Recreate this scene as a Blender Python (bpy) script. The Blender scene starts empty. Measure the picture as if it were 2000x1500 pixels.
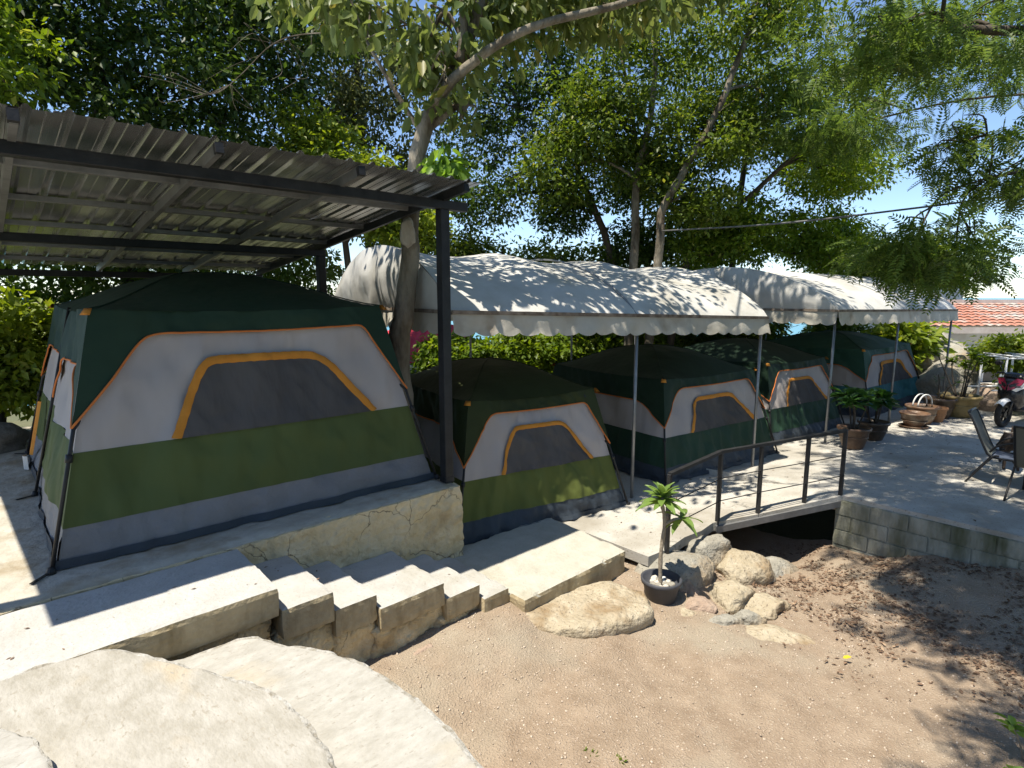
import bpy, bmesh, math, random
import numpy as np
from mathutils import Vector, Matrix, noise

R = math.radians
scene = bpy.context.scene
COL = scene.collection

# ------------------------------------------------------------------ camera, sky, sun, exposure
CAM_Z = 1.9
cam_d = bpy.data.cameras.new('camera')
cam = bpy.data.objects.new('camera', cam_d)
COL.objects.link(cam)
cam.location = (0, 0, CAM_Z)
cam.rotation_euler = (R(90 - 8.65), 0, R(47.1 - 90))
cam_d.sensor_width = 36
cam_d.lens = 20.34
cam_d.clip_start = 0.05
cam_d.clip_end = 20000
scene.camera = cam

SUN_TO = Vector((-0.36, 0.05, 1.0)).normalized()
world = bpy.data.worlds.new('World')
scene.world = world
world.use_nodes = True
wn = world.node_tree.nodes
wl = world.node_tree.links
wn.clear()
w_out = wn.new('ShaderNodeOutputWorld')
w_bg = wn.new('ShaderNodeBackground')
w_sky = wn.new('ShaderNodeTexSky')
w_sky.sky_type = 'NISHITA'
w_sky.sun_disc = False
w_sky.sun_elevation = math.asin(SUN_TO.z)
w_sky.sun_rotation = math.atan2(SUN_TO.x, SUN_TO.y)
w_sky.altitude = 900
w_sky.air_density = 0.9
w_sky.dust_density = 0.25
w_sky.ozone_density = 2.5
w_bg.inputs['Strength'].default_value = 0.13
wl.new(w_sky.outputs[0], w_bg.inputs[0])
wl.new(w_bg.outputs[0], w_out.inputs[0])

sun_d = bpy.data.lights.new('sun', 'SUN')
sun_d.energy = 5.0
sun_d.angle = R(0.55)
sun_d.color = (1.0, 0.93, 0.80)
sun = bpy.data.objects.new('sun', sun_d)
COL.objects.link(sun)
sun.rotation_euler = SUN_TO.to_track_quat('Z', 'Y').to_euler()

vs = scene.view_settings
vs.view_transform = 'Standard'
vs.look = 'None'
vs.exposure = 0.78
vs.gamma = 1.0
vs.use_curve_mapping = False
scene.cycles.max_bounces = 6
scene.cycles.diffuse_bounces = 3
scene.cycles.glossy_bounces = 3
scene.cycles.transparent_max_bounces = 8

# ------------------------------------------------------------------ materials
MATS = {}

def nodes_of(name):
    m = bpy.data.materials.new(name)
    m.use_nodes = True
    nt = m.node_tree
    b = nt.nodes['Principled BSDF']
    MATS[name] = m
    return m, nt, b

def rgb(c):
    return (c[0], c[1], c[2], 1)

def noisy(name, c1, c2, scale=4, rough=0.8, bump=0.0, bscale=40, detail=6, c3=None, s3=1.0, metal=0.0,
          spec=0.3, speck=None, speck_scale=150, transl=0.0, p3=(0.5, 0.65), stretch=None, world_pos=False):
    """two-tone noise colour, optional large stains (c3) and specks, noise bump"""
    m, nt, b = nodes_of(name)
    N, L = nt.nodes, nt.links
    tc = N.new('ShaderNodeTexCoord')
    src = tc.outputs['Object']
    if world_pos:
        src = N.new('ShaderNodeNewGeometry').outputs['Position']
    if stretch:
        mp = N.new('ShaderNodeMapping')
        mp.inputs['Scale'].default_value = stretch
        L.new(src, mp.inputs[0])
        src = mp.outputs[0]
    n = N.new('ShaderNodeTexNoise')
    n.inputs['Scale'].default_value = scale
    n.inputs['Detail'].default_value = detail
    n.inputs['Roughness'].default_value = 0.65
    L.new(src, n.inputs['Vector'])
    r = N.new('ShaderNodeValToRGB')
    r.color_ramp.elements[0].position = 0.32
    r.color_ramp.elements[1].position = 0.68
    r.color_ramp.elements[0].color = rgb(c1)
    r.color_ramp.elements[1].color = rgb(c2)
    L.new(n.outputs['Fac'], r.inputs[0])
    col = r.outputs[0]
    def mix(col, c, sc, lo, hi, det=4):
        n3 = N.new('ShaderNodeTexNoise')
        n3.inputs['Scale'].default_value = sc
        n3.inputs['Detail'].default_value = det
        n3.inputs['Roughness'].default_value = 0.6
        L.new(src, n3.inputs['Vector'])
        r3 = N.new('ShaderNodeValToRGB')
        r3.color_ramp.elements[0].position = lo
        r3.color_ramp.elements[1].position = hi
        L.new(n3.outputs['Fac'], r3.inputs[0])
        mx = N.new('ShaderNodeMix')
        mx.data_type = 'RGBA'
        L.new(r3.outputs[0], mx.inputs['Factor'])
        L.new(col, mx.inputs[6])
        mx.inputs[7].default_value = rgb(c)
        return mx.outputs[2]
    if c3:
        col = mix(col, c3, s3, p3[0], p3[1])
    if speck:
        col = mix(col, speck, speck_scale, 0.62, 0.68, 2)
    L.new(col, b.inputs['Base Color'])
    b.inputs['Roughness'].default_value = rough
    b.inputs['Metallic'].default_value = metal
    b.inputs['Specular IOR Level'].default_value = spec
    if bump:
        nb = N.new('ShaderNodeTexNoise')
        nb.inputs['Scale'].default_value = bscale
        nb.inputs['Detail'].default_value = min(5, detail)
        L.new(src, nb.inputs['Vector'])
        bp = N.new('ShaderNodeBump')
        bp.inputs['Strength'].default_value = 1.0
        bp.inputs['Distance'].default_value = bump
        L.new(nb.outputs['Fac'], bp.inputs['Height'])
        L.new(bp.outputs[0], b.inputs['Normal'])
    if transl:
        t = N.new('ShaderNodeBsdfTranslucent')
        L.new(col, t.inputs[0])
        ms = N.new('ShaderNodeMixShader')
        ms.inputs[0].default_value = transl
        L.new(b.outputs[0], ms.inputs[1])
        L.new(t.outputs[0], ms.inputs[2])
        L.new(ms.outputs[0], N['Material Output'].inputs[0])
    return m

def leafmat(name, c1, c2, c3=None, transl=0.4, rough=0.45, spec=0.35):
    m, nt, b = nodes_of(name)
    N, L = nt.nodes, nt.links
    g = N.new('ShaderNodeNewGeometry')
    r = N.new('ShaderNodeValToRGB')
    r.color_ramp.elements[0].color = rgb(c1)
    r.color_ramp.elements[1].color = rgb(c2)
    if c3:
        e = r.color_ramp.elements.new(0.93)
        e.color = rgb(c2)
        r.color_ramp.elements[-1].color = rgb(c3)
    L.new(g.outputs['Random Per Island'], r.inputs[0])
    L.new(r.outputs[0], b.inputs['Base Color'])
    b.inputs['Roughness'].default_value = rough
    b.inputs['Specular IOR Level'].default_value = spec
    t = N.new('ShaderNodeBsdfTranslucent')
    hs = N.new('ShaderNodeHueSaturation')
    hs.inputs['Hue'].default_value = 0.485
    hs.inputs['Saturation'].default_value = 1.1
    hs.inputs['Value'].default_value = 1.7
    L.new(r.outputs[0], hs.inputs['Color'])
    L.new(hs.outputs[0], t.inputs[0])
    ms = N.new('ShaderNodeMixShader')
    ms.inputs[0].default_value = transl
    L.new(b.outputs[0], ms.inputs[1])
    L.new(t.outputs[0], ms.inputs[2])
    L.new(ms.outputs[0], N['Material Output'].inputs[0])
    return m

def slab_mat(name, top1, top2, stain, side1, side2, side_thr=0.55):
    """whitewashed concrete on top, raw weathered render on the sides"""
    m, nt, b = nodes_of(name)
    N, L = nt.nodes, nt.links
    tc = N.new('ShaderNodeTexCoord')
    def nz(scale, lo, hi, ca, cb, det=6, stretch=None):
        src = tc.outputs['Object']
        if stretch:
            mp = N.new('ShaderNodeMapping'); mp.inputs['Scale'].default_value = stretch
            L.new(src, mp.inputs[0]); src = mp.outputs[0]
        n = N.new('ShaderNodeTexNoise'); n.inputs['Scale'].default_value = scale
        n.inputs['Detail'].default_value = det; n.inputs['Roughness'].default_value = 0.65
        L.new(src, n.inputs['Vector'])
        r = N.new('ShaderNodeValToRGB')
        r.color_ramp.elements[0].position = lo; r.color_ramp.elements[1].position = hi
        r.color_ramp.elements[0].color = rgb(ca); r.color_ramp.elements[1].color = rgb(cb)
        L.new(n.outputs['Fac'], r.inputs[0])
        return r.outputs[0]
    def mx(f, a, b_):
        k = N.new('ShaderNodeMix'); k.data_type = 'RGBA'
        L.new(f, k.inputs['Factor'])
        for s, v in ((6, a), (7, b_)):
            if isinstance(v, tuple): k.inputs[s].default_value = rgb(v)
            else: L.new(v, k.inputs[s])
        return k.outputs[2]
    top = nz(5, .3, .7, top1, top2)
    top = mx(nz(1.6, .52, .75, (0, 0, 0), (.8, .8, .8)), top, stain)
    top = mx(nz(60, .66, .70, (0, 0, 0), (.55, .55, .55), 2), top, (stain[0] * .5, stain[1] * .5, stain[2] * .5))
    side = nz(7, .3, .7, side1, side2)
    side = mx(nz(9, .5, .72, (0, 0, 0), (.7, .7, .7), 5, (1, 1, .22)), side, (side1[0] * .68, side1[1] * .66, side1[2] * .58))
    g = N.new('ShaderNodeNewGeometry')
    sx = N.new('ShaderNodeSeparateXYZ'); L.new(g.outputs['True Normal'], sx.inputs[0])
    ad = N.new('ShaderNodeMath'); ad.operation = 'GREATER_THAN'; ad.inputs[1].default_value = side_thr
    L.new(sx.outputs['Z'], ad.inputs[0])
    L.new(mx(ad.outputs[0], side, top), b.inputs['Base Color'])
    b.inputs['Roughness'].default_value = 0.85
    b.inputs['Specular IOR Level'].default_value = 0.25
    nb = N.new('ShaderNodeTexNoise'); nb.inputs['Scale'].default_value = 30; nb.inputs['Detail'].default_value = 7
    L.new(tc.outputs['Object'], nb.inputs['Vector'])
    bp = N.new('ShaderNodeBump'); bp.inputs['Distance'].default_value = 0.012; bp.inputs['Strength'].default_value = .8
    L.new(nb.outputs['Fac'], bp.inputs['Height']); L.new(bp.outputs[0], b.inputs['Normal'])
    return m

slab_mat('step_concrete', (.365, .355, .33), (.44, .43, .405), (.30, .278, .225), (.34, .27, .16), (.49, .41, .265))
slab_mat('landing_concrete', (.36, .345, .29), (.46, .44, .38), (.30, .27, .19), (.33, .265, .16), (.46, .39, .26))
noisy('wall_render', (.54, .435, .25), (.68, .58, .39), 3.4, .9, .05, 16, detail=9, c3=(.38, .29, .16), s3=2.0, p3=(.54, .72))
def add_cracks(m, scale, width, dark, warp=.35):
    nt = m.node_tree; N, L = nt.nodes, nt.links
    b = N['Principled BSDF']
    tc = N.new('ShaderNodeTexCoord')
    nz = N.new('ShaderNodeTexNoise'); nz.inputs['Scale'].default_value = 3.5; nz.inputs['Detail'].default_value = 6
    L.new(tc.outputs['Object'], nz.inputs['Vector'])
    vm = N.new('ShaderNodeVectorMath'); vm.operation = 'MULTIPLY_ADD'
    L.new(nz.outputs['Color'], vm.inputs[0]); vm.inputs[1].default_value = (warp, warp, warp)
    L.new(tc.outputs['Object'], vm.inputs[2])
    v = N.new('ShaderNodeTexVoronoi'); v.feature = 'DISTANCE_TO_EDGE'; v.inputs['Scale'].default_value = scale
    L.new(vm.outputs[0], v.inputs['Vector'])
    r = N.new('ShaderNodeValToRGB')
    r.color_ramp.elements[0].position = 0.0; r.color_ramp.elements[1].position = width
    L.new(v.outputs['Distance'], r.inputs[0])
    n2 = N.new('ShaderNodeTexNoise'); n2.inputs['Scale'].default_value = 2.3
    L.new(tc.outputs['Object'], n2.inputs['Vector'])
    r2 = N.new('ShaderNodeValToRGB'); r2.color_ramp.elements[0].position = .42; r2.color_ramp.elements[1].position = .55
    L.new(n2.outputs['Fac'], r2.inputs[0])
    mx0 = N.new('ShaderNodeMath'); mx0.operation = 'MAXIMUM'
    L.new(r.outputs[0], mx0.inputs[0]); L.new(r2.outputs[0], mx0.inputs[1])
    src = b.inputs['Base Color'].links[0].from_socket
    k = N.new('ShaderNodeMix'); k.data_type = 'RGBA'
    L.new(mx0.outputs[0], k.inputs['Factor'])
    k.inputs[6].default_value = rgb(dark); L.new(src, k.inputs[7])
    L.new(k.outputs[2], b.inputs['Base Color'])
add_cracks(MATS['wall_render'], 1.9, .012, (.13, .10, .06))
noisy('patio_concrete', (.37, .35, .31), (.47, .45, .405), 2.5, .8, .005, 60, c3=(.29, .265, .22), s3=.8, speck=(.25, .22, .18), speck_scale=38)
add_cracks(MATS['patio_concrete'], .45, .004, (.16, .15, .13))
noisy('platform_stone', (.34, .315, .26), (.46, .43, .365), 4, .85, .03, 9, c3=(.29, .24, .165), s3=1.8)
noisy('flagstone', (.275, .255, .212), (.39, .37, .33), 9, .85, .006, 34, detail=12, c3=(.40, .325, .215), s3=.9, p3=(.56, .70), speck=(.29, .265, .22), speck_scale=30, stretch=(1.5, .8, 1))
noisy('flagstone_pale', (.305, .29, .255), (.41, .395, .36), 9, .85, .006, 34, detail=12, c3=(.39, .335, .245), s3=.9, p3=(.58, .72), speck=(.30, .28, .245), speck_scale=30, stretch=(.8, 1.5, 1))
noisy('flag_edge', (.20, .175, .13), (.46, .45, .42), 16, .9, .02, 40, detail=8)
noisy('block', (.26, .255, .20), (.40, .395, .33), 5, .95, .012, 45, c3=(.085, .09, .045), s3=2.2, p3=(.40, .60), stretch=(1, 1, .3), world_pos=True)
noisy('mortar', (.26, .255, .20), (.38, .375, .31), 5, .95, .005, 60, c3=(.085, .09, .045), s3=2.2, p3=(.40, .60), stretch=(1, 1, .3), world_pos=True)
noisy('sand', (.25, .185, .128), (.355, .275, .20), 5, .95, .024, 70, detail=10, c3=(.34, .285, .215), s3=.8, speck=(.46, .38, .295), speck_scale=70)
noisy('soil', (.16, .12, .085), (.24, .19, .13), 5, .95, .02, 40)
noisy('terrain_mat', (.06, .075, .03), (.13, .12, .06), .6, .95, .03, 12)
noisy('rock_tan', (.30, .25, .17), (.46, .40, .30), 6, .92, .035, 22, detail=9, c3=(.25, .18, .105), s3=2.2, speck=(.20, .16, .11), speck_scale=38)
noisy('rock_grey', (.22, .205, .17), (.36, .34, .29), 6, .92, .03, 24, detail=9, c3=(.30, .24, .165), s3=2, speck=(.13, .12, .10), speck_scale=42)
noisy('rock_pink', (.28, .20, .15), (.40, .31, .24), 6, .92, .03, 24, detail=9, speck=(.2, .15, .12), speck_scale=42)
noisy('rock_dark', (.10, .10, .09), (.20, .19, .17), 6, .9, .02, 20)
noisy('bark', (.13, .11, .08), (.29, .255, .20), 6, .95, .035, 20, detail=9, c3=(.07, .052, .034), s3=2.6, stretch=(1, 1, .4), p3=(.46, .64))
noisy('bark_pale', (.33, .30, .25), (.48, .44, .38), 8, .95, .015, 30, stretch=(1, 1, .5))
noisy('bark_dark', (.045, .035, .025), (.11, .09, .07), 8, .95, .02, 26, stretch=(1, 1, .35))
noisy('black_steel', (.012, .012, .013), (.03, .03, .031), 6, .45, .002, 60, c3=(.06, .045, .035), s3=5, p3=(.66, .75))
noisy('grey_steel', (.15, .15, .15), (.24, .24, .24), 5, .4, .002, 50, metal=.4)
noisy('pole_steel', (.20, .21, .22), (.30, .31, .32), 6, .4, 0, metal=.6)
noisy('zinc', (.56, .57, .58), (.74, .75, .76), 3.0, .24, 0, metal=.9, c3=(.45, .455, .46), s3=1.6, stretch=(4, .25, 1))
noisy('tarp', (.50, .49, .46), (.61, .60, .57), 1.6, .6, .012, 4, detail=6, c3=(.38, .36, .31), s3=1.0, p3=(.46, .72), transl=.09)
noisy('tarp_seam', (.10, .07, .05), (.30, .25, .20), 7, .9)
noisy('tarp_valance', (.47, .435, .36), (.58, .55, .48), 2.5, .7, .01, 6, c3=(.28, .20, .12), s3=1.4, p3=(.54, .74), transl=.15)
noisy('wall_fabric', (.44, .395, .375), (.50, .455, .435), 1.6, .75, .07, 2.6, detail=1.5, transl=.15, stretch=(1.5, 1.5, .7))
noisy('mesh_dark', (.068, .064, .063), (.10, .094, .092), 1.5, .9, .05, 3.0, detail=3, stretch=(1.6, 1.6, .5), spec=.15)
noisy('fly_green', (.014, .034, .020), (.020, .045, .027), 2, .62, .04, 2.2, detail=3, spec=.2)
noisy('fly_olive', (.024, .032, .010), (.034, .045, .014), 2, .65, .04, 2.2, detail=3, spec=.2)
noisy('fly_deep', (.010, .025, .014), (.015, .034, .019), 2, .62, .04, 2.2, detail=3, spec=.2)
noisy('fly_teal', (.022, .065, .045), (.030, .085, .06), 2, .62, .04, 2.2, detail=3, spec=.2)
noisy('band_olive', (.070, .092, .026), (.085, .110, .033), 2, .72, .07, 2.8, detail=1.5, stretch=(1.5, 1.5, .7))
noisy('band_olive_light', (.085, .105, .022), (.11, .13, .03), 2, .72, .07, 2.8, detail=1.5, stretch=(1.5, 1.5, .7))
noisy('band_deep', (.014, .040, .022), (.020, .052, .030), 2, .7, .07, 2.8, detail=1.5, stretch=(1.5, 1.5, .7))
noisy('band_teal', (.025, .11, .12), (.04, .15, .16), 2, .7, .07, 2.8, detail=1.5, stretch=(1.5, 1.5, .7))
noisy('skirt_grey', (.165, .162, .165), (.215, .21, .212), 2, .6, .045, 4.5, detail=5)
noisy('skirt_dark', (.030, .040, .052), (.045, .056, .07), 2, .55, .03, 4.5, detail=5)
noisy('orange', (.50, .19, .022), (.60, .25, .035), 5, .75, .006, 30)
noisy('orange_pipe', (.55, .15, .03), (.62, .2, .05), 5, .7)
noisy('fabric_white', (.55, .54, .50), (.62, .61, .57), 5, .8)
noisy('plastic_pot', (.050, .052, .060), (.075, .078, .088), 5, .5, .002, 30)
noisy('clay_brown', (.085, .048, .028), (.17, .10, .06), 5, .4, .006, 18, c3=(.22, .18, .13), s3=3, p3=(.52, .68), spec=.4)
noisy('clay_dark', (.045, .03, .02), (.10, .065, .04), 5, .35, .006, 18, spec=.5)
noisy('clay_orange', (.26, .13, .06), (.36, .19, .10), 5, .5, .006, 18)
noisy('clay_yellow', (.20, .15, .06), (.30, .23, .11), 5, .5, .006, 18)
noisy('pebble', (.40, .36, .30), (.66, .62, .56), 14, .85, .004, 60)
noisy('potting_soil', (.05, .035, .025), (.09, .07, .05), 20, .95, .01, 60)
noisy('stem_pale', (.20, .165, .12), (.33, .285, .22), 18, .9, .006, 50)
noisy('roof_tile', (.33, .13, .085), (.44, .21, .15), 3, .85, .01, 30, c3=(.42, .37, .33), s3=1.6, p3=(.46, .62))
noisy('roof_ridge', (.45, .38, .34), (.58, .52, .48), 5, .8)
noisy('house_wall', (.60, .60, .57), (.70, .70, .67), 3, .85, .004, 30, c3=(.5, .49, .44), s3=.8)
noisy('red_sheet', (.50, .035, .05), (.58, .05, .065), 3, .85, spec=.1)
noisy('blue_wall', (.16, .22, .34), (.22, .29, .42), 3, .7)
noisy('white_metal', (.70, .70, .70), (.78, .78, .77), 5, .4)
noisy('dark_glass', (.02, .025, .03), (.03, .035, .04), 3, .1, spec=.6)
noisy('tyre', (.012, .012, .012), (.022, .022, .022), 30, .8, .002, 60)
noisy('scooter_black', (.010, .010, .012), (.016, .016, .018), 5, .25, spec=.5)
noisy('scooter_red', (.16, .010, .028), (.21, .016, .04), 5, .22, spec=.6)
noisy('scooter_white', (.66, .66, .67), (.72, .72, .73), 5, .25, spec=.5)
noisy('chair_frame', (.014, .014, .015), (.022, .022, .023), 6, .4)
noisy('sling', (.085, .088, .075), (.12, .122, .105), 90, .8, .002, 120)
noisy('sling_tan', (.13, .12, .09), (.17, .155, .12), 90, .8, .002, 120)
noisy('sling_seat', (.05, .065, .10), (.075, .09, .13), 90, .7, .002, 120)
noisy('table_blue', (.22, .42, .56), (.28, .50, .64), 4, .12, spec=.6)
noisy('dog_coat', (.035, .025, .02), (.07, .05, .038), 20, .8, .003, 120)
noisy('dog_white', (.5, .47, .42), (.6, .57, .52), 20, .8)
noisy('water_mat', (.03, .17, .22), (.05, .24, .30), .02, .25, spec=.5)
noisy('cable_mat', (.10, .10, .10), (.17, .17, .17), 5, .6)
noisy('leaf_yellow', (.62, .45, .02), (.7, .52, .04), 5, .6, transl=.3)
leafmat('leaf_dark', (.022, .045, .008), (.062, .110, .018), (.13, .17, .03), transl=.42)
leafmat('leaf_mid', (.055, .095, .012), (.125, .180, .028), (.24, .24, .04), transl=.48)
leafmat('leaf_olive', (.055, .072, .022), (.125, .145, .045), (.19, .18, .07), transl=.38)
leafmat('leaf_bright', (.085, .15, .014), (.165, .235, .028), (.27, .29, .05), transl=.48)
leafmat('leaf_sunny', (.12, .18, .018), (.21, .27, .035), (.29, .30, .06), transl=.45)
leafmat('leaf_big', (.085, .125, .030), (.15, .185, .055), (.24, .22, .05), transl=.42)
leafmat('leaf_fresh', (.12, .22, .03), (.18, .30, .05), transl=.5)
leafmat('leaf_feather', (.055, .10, .018), (.12, .185, .035), (.20, .24, .05), transl=.48)
leafmat('leaf_plumeria', (.10, .17, .035), (.17, .26, .06), transl=.3)
leafmat('leaf_potted', (.02, .065, .012), (.05, .12, .025), transl=.25)
leafmat('litter', (.075, .045, .027), (.24, .155, .10), (.40, .29, .19), transl=.1, rough=.8)
leafmat('gravel_mat', (.30, .23, .17), (.56, .47, .38), transl=0.0, rough=.9)

# ------------------------------------------------------------------ geometry helpers
def link(o):
    COL.objects.link(o)
    return o

def mesh(name, V, F, mat=None, parent=None, smooth=False, world=False):
    if parent is not None and world:
        inv = Matrix.Translation(parent.location) @ parent.rotation_euler.to_matrix().to_4x4()
        inv = inv.inverted()
        V = [tuple(inv @ Vector(v)) for v in V]
    me = bpy.data.meshes.new(name)
    me.from_pydata([tuple(map(float, v)) for v in V], [], [tuple(f) for f in F])
    if smooth:
        me.polygons.foreach_set('use_smooth', [True] * len(me.polygons))
    if mat:
        me.materials.append(MATS[mat])
    me.update()
    o = link(bpy.data.objects.new(name, me))
    if parent is not None:
        o.parent = parent
    return o

def fast(name, V, F, mat, parent=None):
    """numpy arrays: V (n,3), F (m,k) all faces with k corners"""
    me = bpy.data.meshes.new(name)
    n, m, k = len(V), len(F), F.shape[1]
    me.vertices.add(n)
    me.vertices.foreach_set('co', np.ascontiguousarray(V, dtype=np.float32).ravel())
    me.loops.add(m * k)
    me.loops.foreach_set('vertex_index', np.ascontiguousarray(F, dtype=np.int32).ravel())
    me.polygons.add(m)
    me.polygons.foreach_set('loop_start', np.arange(0, m * k, k, dtype=np.int32))
    me.polygons.foreach_set('loop_total', np.full(m, k, dtype=np.int32))
    me.update(calc_edges=True)
    me.materials.append(MATS[mat])
    o = link(bpy.data.objects.new(name, me))
    if parent is not None:
        o.parent = parent
    return o

def tag(o, label=None, cat=None, group=None, kind=None):
    if label: o['label'] = label
    if cat: o['category'] = cat
    if group: o['group'] = group
    if kind: o['kind'] = kind
    return o

def thing(name, label, cat, loc=(0, 0, 0), rz=0.0, group=None):
    o = link(bpy.data.objects.new(name, None))
    o.empty_display_size = 0.1
    o.location = loc
    o.rotation_euler = (0, 0, rz)
    return tag(o, label, cat, group)

def child(src, parent, loc=None, rot=None, scale=None):
    c = src.copy()
    link(c)
    c.parent = parent
    if loc is not None: c.location = loc
    if rot is not None: c.rotation_euler = rot
    if scale is not None: c.scale = scale
    return c

def cat(parts):
    V, F = [], []
    for v, f in parts:
        k = len(V)
        V += list(v)
        F += [tuple(i + k for i in q) for q in f]
    return V, F

def box(x0, x1, y0, y1, z0, z1, bev=0.0):
    if bev <= 0:
        V = [(x, y, z) for z in (z0, z1) for y in (y0, y1) for x in (x0, x1)]
        F = [(0, 2, 3, 1), (4, 5, 7, 6), (0, 1, 5, 4), (2, 6, 7, 3), (0, 4, 6, 2), (1, 3, 7, 5)]
        return V, F
    bm = bmesh.new()
    bmesh.ops.create_cube(bm, size=1)
    for v in bm.verts:
        v.co = Vector(((x0 + x1) / 2 + v.co.x * (x1 - x0), (y0 + y1) / 2 + v.co.y * (y1 - y0), (z0 + z1) / 2 + v.co.z * (z1 - z0)))
    bmesh.ops.bevel(bm, geom=list(bm.edges), offset=bev, segments=1, affect='EDGES')
    bm.verts.index_update()
    V = [tuple(v.co) for v in bm.verts]
    F = [tuple(v.index for v in f.verts) for f in bm.faces]
    bm.free()
    return V, F

def bar(a, b, w, h=None, up=Vector((0, 0, 1))):
    """square bar from a to b"""
    h = h or w
    a, b = Vector(a), Vector(b)
    d = (b - a).normalized()
    s = d.cross(up)
    if s.length < 1e-4: s = Vector((1, 0, 0))
    s.normalize()
    t = s.cross(d).normalized()
    V = []
    for p in (a, b):
        for i, j in ((-1, -1), (1, -1), (1, 1), (-1, 1)):
            V.append(tuple(p + s * (i * w / 2) + t * (j * h / 2)))
    F = [(0, 1, 2, 3), (7, 6, 5, 4)] + [(i, i + 4, (i + 1) % 4 + 4, (i + 1) % 4) for i in range(4)]
    return V, F

def tube(path, r, n=8, closed=False, cap=True):
    P = [Vector(p) for p in path]
    m = len(P)
    rs = r if isinstance(r, (list, tuple)) else [r] * m
    V, F = [], []
    prev = None
    for i, p in enumerate(P):
        d = (P[(i + 1) % m] - P[i - 1]) if closed else (P[min(i + 1, m - 1)] - P[max(i - 1, 0)])
        d.normalize()
        if prev is None:
            s = d.cross(Vector((0, 0, 1)))
            if s.length < 1e-3: s = d.cross(Vector((1, 0, 0)))
        else:
            s = prev - d * prev.dot(d)
        s.normalize()
        prev = s
        t = d.cross(s)
        for k in range(n):
            a = 2 * math.pi * k / n
            V.append(tuple(p + (s * math.cos(a) + t * math.sin(a)) * rs[i]))
    for i in range(m if closed else m - 1):
        j = (i + 1) % m
        for k in range(n):
            F.append((i * n + k, i * n + (k + 1) % n, j * n + (k + 1) % n, j * n + k))
    if cap and not closed:
        F.append(tuple(range(n - 1, -1, -1)))
        F.append(tuple((m - 1) * n + k for k in range(n)))
    return V, F

def lathe(prof, n=24, c=(0, 0, 0)):
    V, F = [], []
    for r, z in prof:
        for k in range(n):
            a = 2 * math.pi * k / n
            V.append((c[0] + r * math.cos(a), c[1] + r * math.sin(a), c[2] + z))
    for i in range(len(prof) - 1):
        for k in range(n):
            F.append((i * n + k, i * n + (k + 1) % n, (i + 1) * n + (k + 1) % n, (i + 1) * n + k))
    return V, F

def grid(fn, nu, nv):
    """fn(u,v) with u,v in 0..1"""
    V = [fn(i / nu, j / nv) for j in range(nv + 1) for i in range(nu + 1)]
    F = [(j * (nu + 1) + i, j * (nu + 1) + i + 1, (j + 1) * (nu + 1) + i + 1, (j + 1) * (nu + 1) + i) for j in range(nv) for i in range(nu)]
    return V, F

def smooth_path(pts, n=6):
    P = [Vector(p) for p in pts]
    out = []
    for i in range(len(P) - 1):
        p0, p1, p2, p3 = P[max(i - 1, 0)], P[i], P[i + 1], P[min(i + 2, len(P) - 1)]
        for k in range(n):
            t = k / n
            out.append(0.5 * ((2 * p1) + (p2 - p0) * t + (2 * p0 - 5 * p1 + 4 * p2 - p3) * t * t + (3 * p1 - p0 - 3 * p2 + p3) * t ** 3))
    out.append(P[-1])
    return out

def fbm(p, oct=4):
    return noise.fractal(Vector(p), 0.7, 2.1, oct)

def roughbox(x0, x1, y0, y1, z0, z1, res=0.06, r=0.02, amp=0.008, seed=0, freq=6):
    """box with rounded, chipped edges"""
    lo, hi = Vector((x0, y0, z0)), Vector((x1, y1, z1))
    n = [max(2, min(60, int((hi[i] - lo[i]) / res))) for i in range(3)]
    V, F, idx = [], [], {}
    def vid(i, j, k):
        key = (i, j, k)
        if key not in idx:
            p = Vector((lo.x + (hi.x - lo.x) * i / n[0], lo.y + (hi.y - lo.y) * j / n[1], lo.z + (hi.z - lo.z) * k / n[2]))
            q = Vector([min(max(p[a], lo[a] + r), hi[a] - r) for a in range(3)])
            d = p - q
            edge = sum(abs(d[a]) > 1e-6 for a in range(3)) >= 2
            d.normalize()
            ns = fbm(p * freq + Vector((seed * 7.1, 0, 0)))
            rr = r + amp * ns * (.2 if d.z > .9 else 1.0)
            if edge: rr -= max(0, fbm(p * 9 + Vector((0, seed * 3.3, 0)), 3)) * amp * 2.2
            idx[key] = len(V)
            V.append(tuple(q + d * rr))
        return idx[key]
    for ax in range(3):
        u, v = (ax + 1) % 3, (ax + 2) % 3
        for side in (0, n[ax]):
            for i in range(n[u]):
                for j in range(n[v]):
                    q = []
                    for a, b in ((i, j), (i + 1, j), (i + 1, j + 1), (i, j + 1)):
                        c = [0, 0, 0]
                        c[ax], c[u], c[v] = side, a, b
                        q.append(vid(*c))
                    F.append(tuple(q if side else q[::-1]))
    return V, F

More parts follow.
